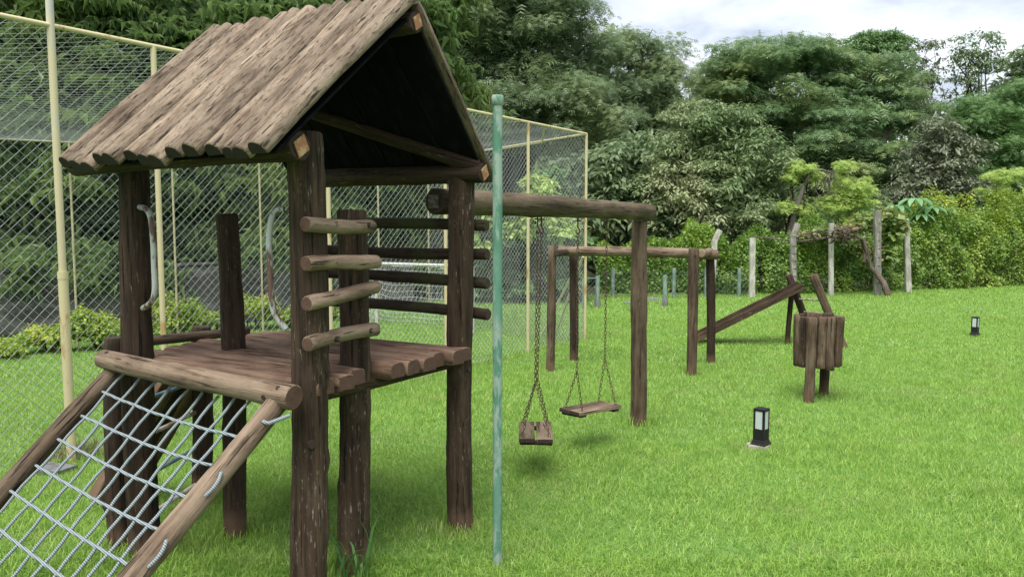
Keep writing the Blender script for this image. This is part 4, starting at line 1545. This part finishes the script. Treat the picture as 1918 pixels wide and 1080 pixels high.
for s_ in (-1, 1):
    board('slide_side', sa + wdv * .2 * s_ + un * .025, sbv + wdv * .2 * s_ + un * .025, .026, .09, un, [M['dark2'], M['end']], root)
log('support_leg', Vector((3.85, 10.62, -.05)), Vector((3.88, 10.60, .70)), .035, [M['dark'], DE], root)

# ------------------------------------------------------------------ log bin
bc = Vector((2.895, 7.19, 0))
root = empty('litter_bin', bc, 'round litter bin of upright half logs standing on two log legs', 'litter bin')
log('leg', Vector((2.755, 7.03, -.08)), Vector((2.76, 7.03, .785)), .046, [M['post'], M['end']], root, lump=.05, wob=.05)
log('leg', Vector((3.03, 7.34, -.08)), Vector((3.03, 7.34, .79)), .044, [M['dark'], DE], root)
ns = 13
a_leg = math.atan2(7.03 - bc.y, 2.76 - bc.x)
for k in range(ns):
    a = a_leg + 2 * math.pi * k / ns
    if k == 0: continue
    rr_ = .183
    d = Vector((math.cos(a), math.sin(a), 0))
    q = bc + d * rr_
    z0 = .30 + random.uniform(-.02, .02)
    halflog('slat_log', q + Vector((0, 0, z0)), q + Vector((random.uniform(-.006, .006), 0, .785 + random.uniform(-.008, .008))), .083, .034, d, [M['post'] if k % 3 else M['dark2'], M['end']], root, base=.010, segs=8, wob=.05)
ring = [bc + Vector((math.cos(2 * math.pi * k / 24) * .178, math.sin(2 * math.pi * k / 24) * .178, 0)) for k in range(25)]
for z in (.42, .68):
    tube('hoop', [[q + Vector((0, 0, z)) for q in ring]], .006, M['rust'], root, n=6)
Vd = np.array([(bc.x, bc.y, .34)] + [(q.x, q.y, .34) for q in ring[:-1]] + [(q.x, q.y, .322) for q in ring[:-1]] + [(bc.x, bc.y, .322)])
i = np.arange(24); j = (i + 1) % 24
link('floor_plate', np_mesh('floor_plate', Vd, [np.column_stack([np.zeros(24, int), i + 1, j + 1]), np.column_stack([i + 1, i + 25, j + 25, j + 1]), np.column_stack([np.full(24, 49), j + 25, i + 25])], M['dark']), root, Matrix.Identity(4))

# ------------------------------------------------------------------ lawn lamps
def bx(name, x0, x1, y0, y1, z0, z1, mat, parent, taper=1.0):
    cx, cy = (x0 + x1) / 2, (y0 + y1) / 2
    V = []
    e_ = .002
    for z, s_ in ((z0, 1), (z1 - e_, taper), (z1, taper * .96)):
        for (x, y) in ((x0, y0), (x1, y0), (x1, y1), (x0, y1)):
            V.append((cx + (x - cx) * s_, cy + (y - cy) * s_, z))
    F = [[3, 2, 1, 0], [8, 9, 10, 11]]
    for k in range(2):
        for q in range(4):
            F.append([k * 4 + q, k * 4 + (q + 1) % 4, (k + 1) * 4 + (q + 1) % 4, (k + 1) * 4 + q])
    o = bpy.data.objects.new(name, np_mesh(name, V, [np.array(F)], mat))
    COL.objects.link(o)
    o.parent = parent
    return o


def lamp(loc, rot, label):
    root = empty('lawn_lamp', loc, label, 'lawn lamp', 'black lawn lamps')
    root.rotation_euler = (0, 0, rot)
    w = .042
    bx('base_plate', -w * 1.35, w * 1.35, -w * 1.35, w * 1.35, .022, .036, M['black'], root, .95)
    bx('foot', -w * 1.22, w * 1.22, -w * 1.22, w * 1.22, .036, .060, M['black'], root, .84)
    bx('body', -w, w, -w, w, .060, .140, M['black'], root)
    bx('lid', -w * 1.02, w * 1.02, -w * 1.02, w * 1.02, .272, .290, M['black'], root)
    for sx in (-1, 1):
        for sy in (-1, 1):
            cx, cy = sx * (w - .0075), sy * (w - .0075)
            bx('corner_bar', cx - .0075, cx + .0075, cy - .0075, cy + .0075, .140, .272, M['black'], root)
    for (x0, x1, y0, y1) in ((-w + .015, w - .015, -w + .002, -w + .006), (-w + .015, w - .015, w - .006, w - .002), (-w + .002, -w + .006, -w + .015, w - .015), (w - .006, w - .002, -w + .015, w - .015)):
        bx('glass_panel', x0, x1, y0, y1, .141, .271, M['frost'], root)
    return root


l1 = Vector((1.83, 5.53, 0))
lamp(l1, R(-44), 'black square lawn lamp on a rough concrete pad, nearer and larger of two')
lamp(Vector((6.97, 11.45, -.01)), R(-50), 'small black square lawn lamp far up the lawn at the right')
rg = np.random.default_rng(3)
n = 12
top = [(1.815 + (.085 + rg.uniform(-.02, .03)) * math.cos(2 * math.pi * k / n), 5.53 + (.08 + rg.uniform(-.02, .02)) * math.sin(2 * math.pi * k / n)) for k in range(n)]
V = [(x, y, .022) for x, y in top] + [(1.815 + (x - 1.815) * 1.15, 5.53 + (y - 5.53) * 1.15, -.03) for x, y in top]
i = np.arange(n); j = (i + 1) % n
o = link('concrete_pad', np_mesh('concrete_pad', V, [np.column_stack([i + n, j + n, j, i]), i[None]], M['concrete']))
tag(o, 'small rough concrete pad under the nearer lawn lamp', 'concrete pad')

# ------------------------------------------------------------------ concrete posts and vine
def cpost(base, top, w, mat, label, bend=None, notches=0):
    base, top = Vector(base), Vector(top)
    root = empty('concrete_post', base, label, 'concrete post', 'concrete posts of the vine trellis')
    board('shaft', base - Vector((0, 0, .1)), top, w, w * .85, Vector((0, -1, 0)), [M[mat], M[mat]], root, segs=12, wob=.03, bow=.006)
    if bend is not None:
        board('bent_head', top - Vector((0, 0, .03)), top + Vector(bend), w * .92, w * .8, Vector((0, -1, 0)), [M[mat], M[mat]], root, segs=3)
    for k in range(notches):
        q = base.lerp(top, (k + 1.5) / (notches + 2))
        tube('wire_tie', [[q + Vector((w * .55 * math.cos(a), -w * .5 * math.sin(a) * 1.05, .01 * math.sin(a))) for a in np.linspace(0, 2 * math.pi, 9)]], .007, M['tin'], root, n=4)
    return root


def top_at(px, py, Y):
    return at(px, py, Y)


cpost((4.75, 18.2, 0), at(1338, 450, 18.2), .13, 'pconc', 'pale concrete post with a head bent to the right, leftmost of the trellis posts', bend=(.13, 0, .24))
cpost(gp(1408, 557), at(1410, 445, 17.78), .13, 'pconc', 'plain pale concrete post just right of the bent-headed one')
cpost(gp(1488, 566), at(1486, 440, 16.6), .12, 'pconc2', 'grey wire-wrapped concrete post behind the slide top', bend=(.09, 0, .25), notches=7)
cpost(gp(1557, 553), at(1557, 418, 18.36), .11, 'pconc', 'pale concrete post behind the vine, between the two dark-stained ones')
cpost(gp(1644, 553), at(1644, 395, 18.36), .15, 'pconc2', 'tallest stained grey concrete post, beside the leaning vine trunk', notches=8)
cpost(gp(1702, 548), at(1695, 410, 19.1), .14, 'pconc', 'pale concrete post at the right end of the trellis')

rg = np.random.default_rng(17)
vb = gp(1662, 552)
root = empty('grape_vine', vb, 'tangled grape vine with knotted bare stems hanging between the trellis posts', 'vine')
Yv = 18.1
def vp(pts, Y=Yv):
    return [at(px, py, Y + dy) for px, py, dy in pts]
ps = [vp([(1664, 553, -.1), (1655, 530, 0), (1642, 512, .1), (1630, 500, .1), (1622, 470, 0), (1618, 450, 0), (1600, 440, 0), (1570, 442, 0), (1540, 446, 0), (1500, 452, 0), (1455, 448, -.2), (1405, 442, -.3)])]
rs = [np.array([.075, .07, .06, .05, .045, .04, .035, .035, .03, .025, .018, .012])]
for k in range(16):
    x0 = rg.uniform(1520, 1625)
    pts = [(x0, 440 + rg.uniform(-8, 10), rg.uniform(-.3, .3))]
    x, y = pts[0][:2]
    for q in range(6):
        x += rg.uniform(-16, 10)
        y += rg.uniform(-9, 9)
        pts.append((x, y, rg.uniform(-.25, .25)))
    ps.append(vp(pts)); rs.append(np.linspace(.024, .009, 7))
for k in range(5):
    ps.append(vp([(1610 + k * 4, 445, 0), (1618 + rg.uniform(-5, 5), 460, .1), (1625 + rg.uniform(-8, 8), 475, 0), (1622 + rg.uniform(-8, 8), 490, 0)])); rs.append(np.linspace(.02, .01, 4))
tube('stems', ps, rs, M['vine'], root, n=6)
ls = []
for (px, py, rx, ry) in ((1508, 438, 20, 7), (1545, 432, 16, 7), (1580, 432, 22, 8), (1608, 420, 22, 9), (1625, 408, 16, 8), (1668, 403, 20, 12), (1684, 420, 14, 14), (1672, 440, 12, 20), (1618, 468, 8, 14), (1662, 478, 10, 20)):
    c = at(px, py, Yv + .75); k = Yv / FPX
    ls.append((c.x, c.y, c.z, rx * k, .3, ry * k))
V, F = crown_arrays(ls, 2600, tm_leaf(.45, .08, .2), .11, .14, rg, inner=.3, flat=.9, upb=.1)
link('foliage', np_mesh('foliage', V, F, M['grape']), root, Matrix.Identity(4))
# trellis wires
root = empty('trellis_wires', at(1410, 442, 17.8), 'thin wires strung between the concrete trellis posts', 'wire')
ends = [at(1410, 442, 17.75), at(1486, 440, 16.6), at(1557, 432, 18.3), at(1644, 420, 18.3), at(1695, 412, 19.1)]
for k in range(4):
    a, b_ = ends[k], ends[k + 1]
    tube('wire', [[a, a.lerp(b_, .5) - Vector((0, 0, .04)), b_]], .006, M['tin'], root, n=4)

# fan-leaved plant behind the trellis
cb = at(1712, 470, 20.6)
root = empty('cecropia_plant', (cb.x, 20.6, hz(cb.x, 20.6)), 'young plant with large hanging fan-shaped leaves behind the right trellis post', 'plant')
stem_top = at(1712, 405, 20.6)
tube('stem', [[Vector((cb.x, 20.6, hz(cb.x, 20.6) - .05)), stem_top]], .03, M['barkgrey'], root, n=7)
rg = np.random.default_rng(23)
for k, (px, py, sz) in enumerate(((1714, 372, .52), (1680, 385, .45), (1745, 388, .46), (1725, 402, .4), (1690, 412, .36), (1752, 415, .38), (1715, 430, .3))):
    hub = at(px, py, 20.6 - .25 + .1 * (k % 3))
    V, F = [], []
    nl = 10
    for q in range(nl):
        a = 2 * math.pi * (q + .3) / nl
        ca, sa = math.cos(a), math.sin(a)
        l = sz * rg.uniform(.85, 1.1)
        prof = ((0, 0, 0), (.4, .17, .03), (.75, .15, -.16), (1.0, 0, -.48), (.75, -.15, -.16), (.4, -.17, .03), (.42, 0, .0), (.77, 0, -.20))
        o_ = len(V)
        for (x, y, z) in prof:
            V.append((hub.x + (ca * x - sa * y) * l, hub.y + (sa * x + ca * y) * l, hub.z + z * l))
        F += [[o_, o_ + 1, o_ + 6], [o_, o_ + 6, o_ + 5]]
        F += [[o_ + 1, o_ + 2, o_ + 7], [o_ + 1, o_ + 7, o_ + 6], [o_ + 5, o_ + 6, o_ + 7], [o_ + 5, o_ + 7, o_ + 4], [o_ + 2, o_ + 3, o_ + 7], [o_ + 7, o_ + 3, o_ + 4]]
    link('fan_leaf', np_mesh('fan_leaf', V, np.array(F), M['cecropia']), root, Matrix.Identity(4))
    tube('leaf_stalk', [[stem_top - Vector((0, 0, .15)), stem_top.lerp(hub, .5) + Vector((0, 0, .05)), hub]], .008, M['lime'], root, n=4)

# ------------------------------------------------------------------ low wire fence
root = empty('low_wire_fence', gp(1262, 556), 'low wire mesh fence on pale green posts in front of the hedge', 'fence')
for px in (1148, 1205, 1262, 1322, 1384):
    q = gp(px, 556)
    tube('post', [[q - Vector((0, 0, .1)), q + Vector((0, 0, .68))]], .045, M['greypole'], root, n=8)
a, b_ = gp(1118, 558), gp(1400, 557)
sheet('wire_mesh', a, b_, a + Vector((0, 0, .62)), b_ + Vector((0, 0, .62)), 3.6, .62, .07, .07, .0035, M['wire_green'], root, seed=7, jit=.01)
for px, py, lb in ((1119, 575, 'short grey-green post holding the mesh panel at the cage corner'), (1245, 573, 'short pale green post with a dirty foot, in front of the low fence')):
    q = gp(px, py)
    root = empty('short_post', q, lb, 'post')
    tube('shaft', [[q - Vector((0, 0, .1)), q + Vector((0, 0, .64))]], .045, M['greypole'], root, n=8)
    tube('foot', [[q - Vector((0, 0, .1)), q + Vector((0, 0, .10)), q + Vector((0, 0, .17))]], [np.array([.07, .065, .05])], M['slab'], root, n=8)
root = empty('mesh_panel', gp(1100, 578), 'small framed mesh panel beside the cage corner post', 'fence')
a, b_ = gp(1092, 578), gp(1119, 575)
h_ = Vector((0, 0, .60))
tube('frame', [[a, a + h_, b_ + h_, b_]], .014, M['greypole'], root, n=6)
sheet('wire_mesh', a, b_, a + h_, b_ + h_, .3, .6, .05, .05, .0035, M['wire_green'], root)
# stones by the fence
for k, (px, py, r_, lb) in enumerate(((1182, 570, .11, 'flat grey stone lying left of the pale green short post'), (1222, 562, .10, 'flat grey stone lying behind the swing post'))):
    q = gp(px, py)
    rg = np.random.default_rng(90 + k)
    V = []
    for z, s_ in ((-.02, 1.1), (.03, 1.0), (.05, .6)):
        for a in range(9):
            rr_ = r_ * s_ * rg.uniform(.85, 1.1)
            V.append((q.x + rr_ * 1.5 * math.cos(a * .698), q.y + rr_ * math.sin(a * .698), z + .01))
    i = np.arange(9); j = (i + 1) % 9
    o = link('stone', np_mesh('stone', V, [np.column_stack([i, j, j + 9, i + 9]), np.column_stack([i + 9, j + 9, j + 18, i + 18]), (i + 18)[None]], M['slab']))
    tag(o, lb, 'stone')

# grey slab and dry tuft by the tall pole
q = gp(90, 884)
V = [(q.x + x, q.y + y, z) for z in (-.02, .035) for x, y in ((-.14, -.05), (.12, -.09), (.17, .05), (-.08, .12))]
o = link('stone_slab', np_mesh('stone_slab', V, [np.array([[4, 5, 6, 7], [0, 1, 5, 4], [1, 2, 6, 5], [2, 3, 7, 6], [3, 0, 4, 7]])], M['slab']))
tag(o, 'dark grey slab lying on the grass left of the tall cream pole foot', 'slab')


def tuft(name, label, cat, c, n, h, w, spread, mat, seed):
    rg = np.random.default_rng(seed)
    V, F = [], []
    for k in range(n):
        a = rg.uniform(0, 6.28); hh = h * rg.uniform(.45, 1.1); ln = rg.uniform(.1, .7)
        x = c[0] + rg.normal() * spread; y = c[1] + rg.normal() * spread
        dx, dy = math.cos(a), math.sin(a)
        o_ = len(V)
        zb = hz(x, y)
        for f_, ww in ((0, .7), (.35, 1), (.7, .75)):
            bx_, by_ = x + dx * ln * hh * f_ ** 2, y + dy * ln * hh * f_ ** 2
            V.append((bx_ - dy * w * ww, by_ + dx * w * ww, zb + hh * f_)); V.append((bx_ + dy * w * ww, by_ - dx * w * ww, zb + hh * f_))
        V.append((x + dx * ln * hh, y + dy * ln * hh, zb + hh * (1 - ln * .3)))
        F += [[o_, o_ + 1, o_ + 3], [o_, o_ + 3, o_ + 2], [o_ + 2, o_ + 3, o_ + 5], [o_ + 2, o_ + 5, o_ + 4], [o_ + 4, o_ + 5, o_ + 6]]
    o = link(name, np_mesh(name, V, np.array(F), M[mat]))
    return tag(o, label, cat, kind='stuff')


q = gp(130, 850)
tuft('grass_tuft', 'dry brownish grass tuft around the foot of the tall cream pole', 'grass tuft', (q.x + .05, q.y), 260, .15, .003, .11, 'dry', 1)
tuft('sword_plant', 'tuft of long upright sword-shaped leaves at the foot of the middle ladder post', 'plant', (-.70, 3.36), 18, .31, .0075, .045, 'blade', 2)
for k, (x, y) in enumerate([(-1.80, 3.66), (-.277, 4.02), (-1.45, 3.90), (-.755, 3.50), (1.03, 6.14), (-1.20, 4.54), (-1.845, 4.40), (-1.965, 3.74)]):
    tuft('grass_tuft', 'taller grass around the foot of %s' % ['the left roof post', 'the right roof post', 'the short left deck post', 'the short ladder post', 'the swing end post', 'the hidden rear roof post', 'the rear slide post', 'the front slide post'][k],
         'grass tuft', (x, y), 220, .085, .0025, .10, 'grass', 100 + k)

for o in bpy.data.objects:
    if o.name.split('.')[0] in ('stems', 'branches', 'crown', 'foliage', 'chain') and o.parent:
        o['kind'] = 'stuff'
print('TRIS', sum(sum(len(p.vertices) - 2 for p in o.data.polygons) if len(o.data.polygons) < 3000 else len(o.data.loops) - 2 * len(o.data.polygons) for o in bpy.data.objects if o.type == 'MESH'))
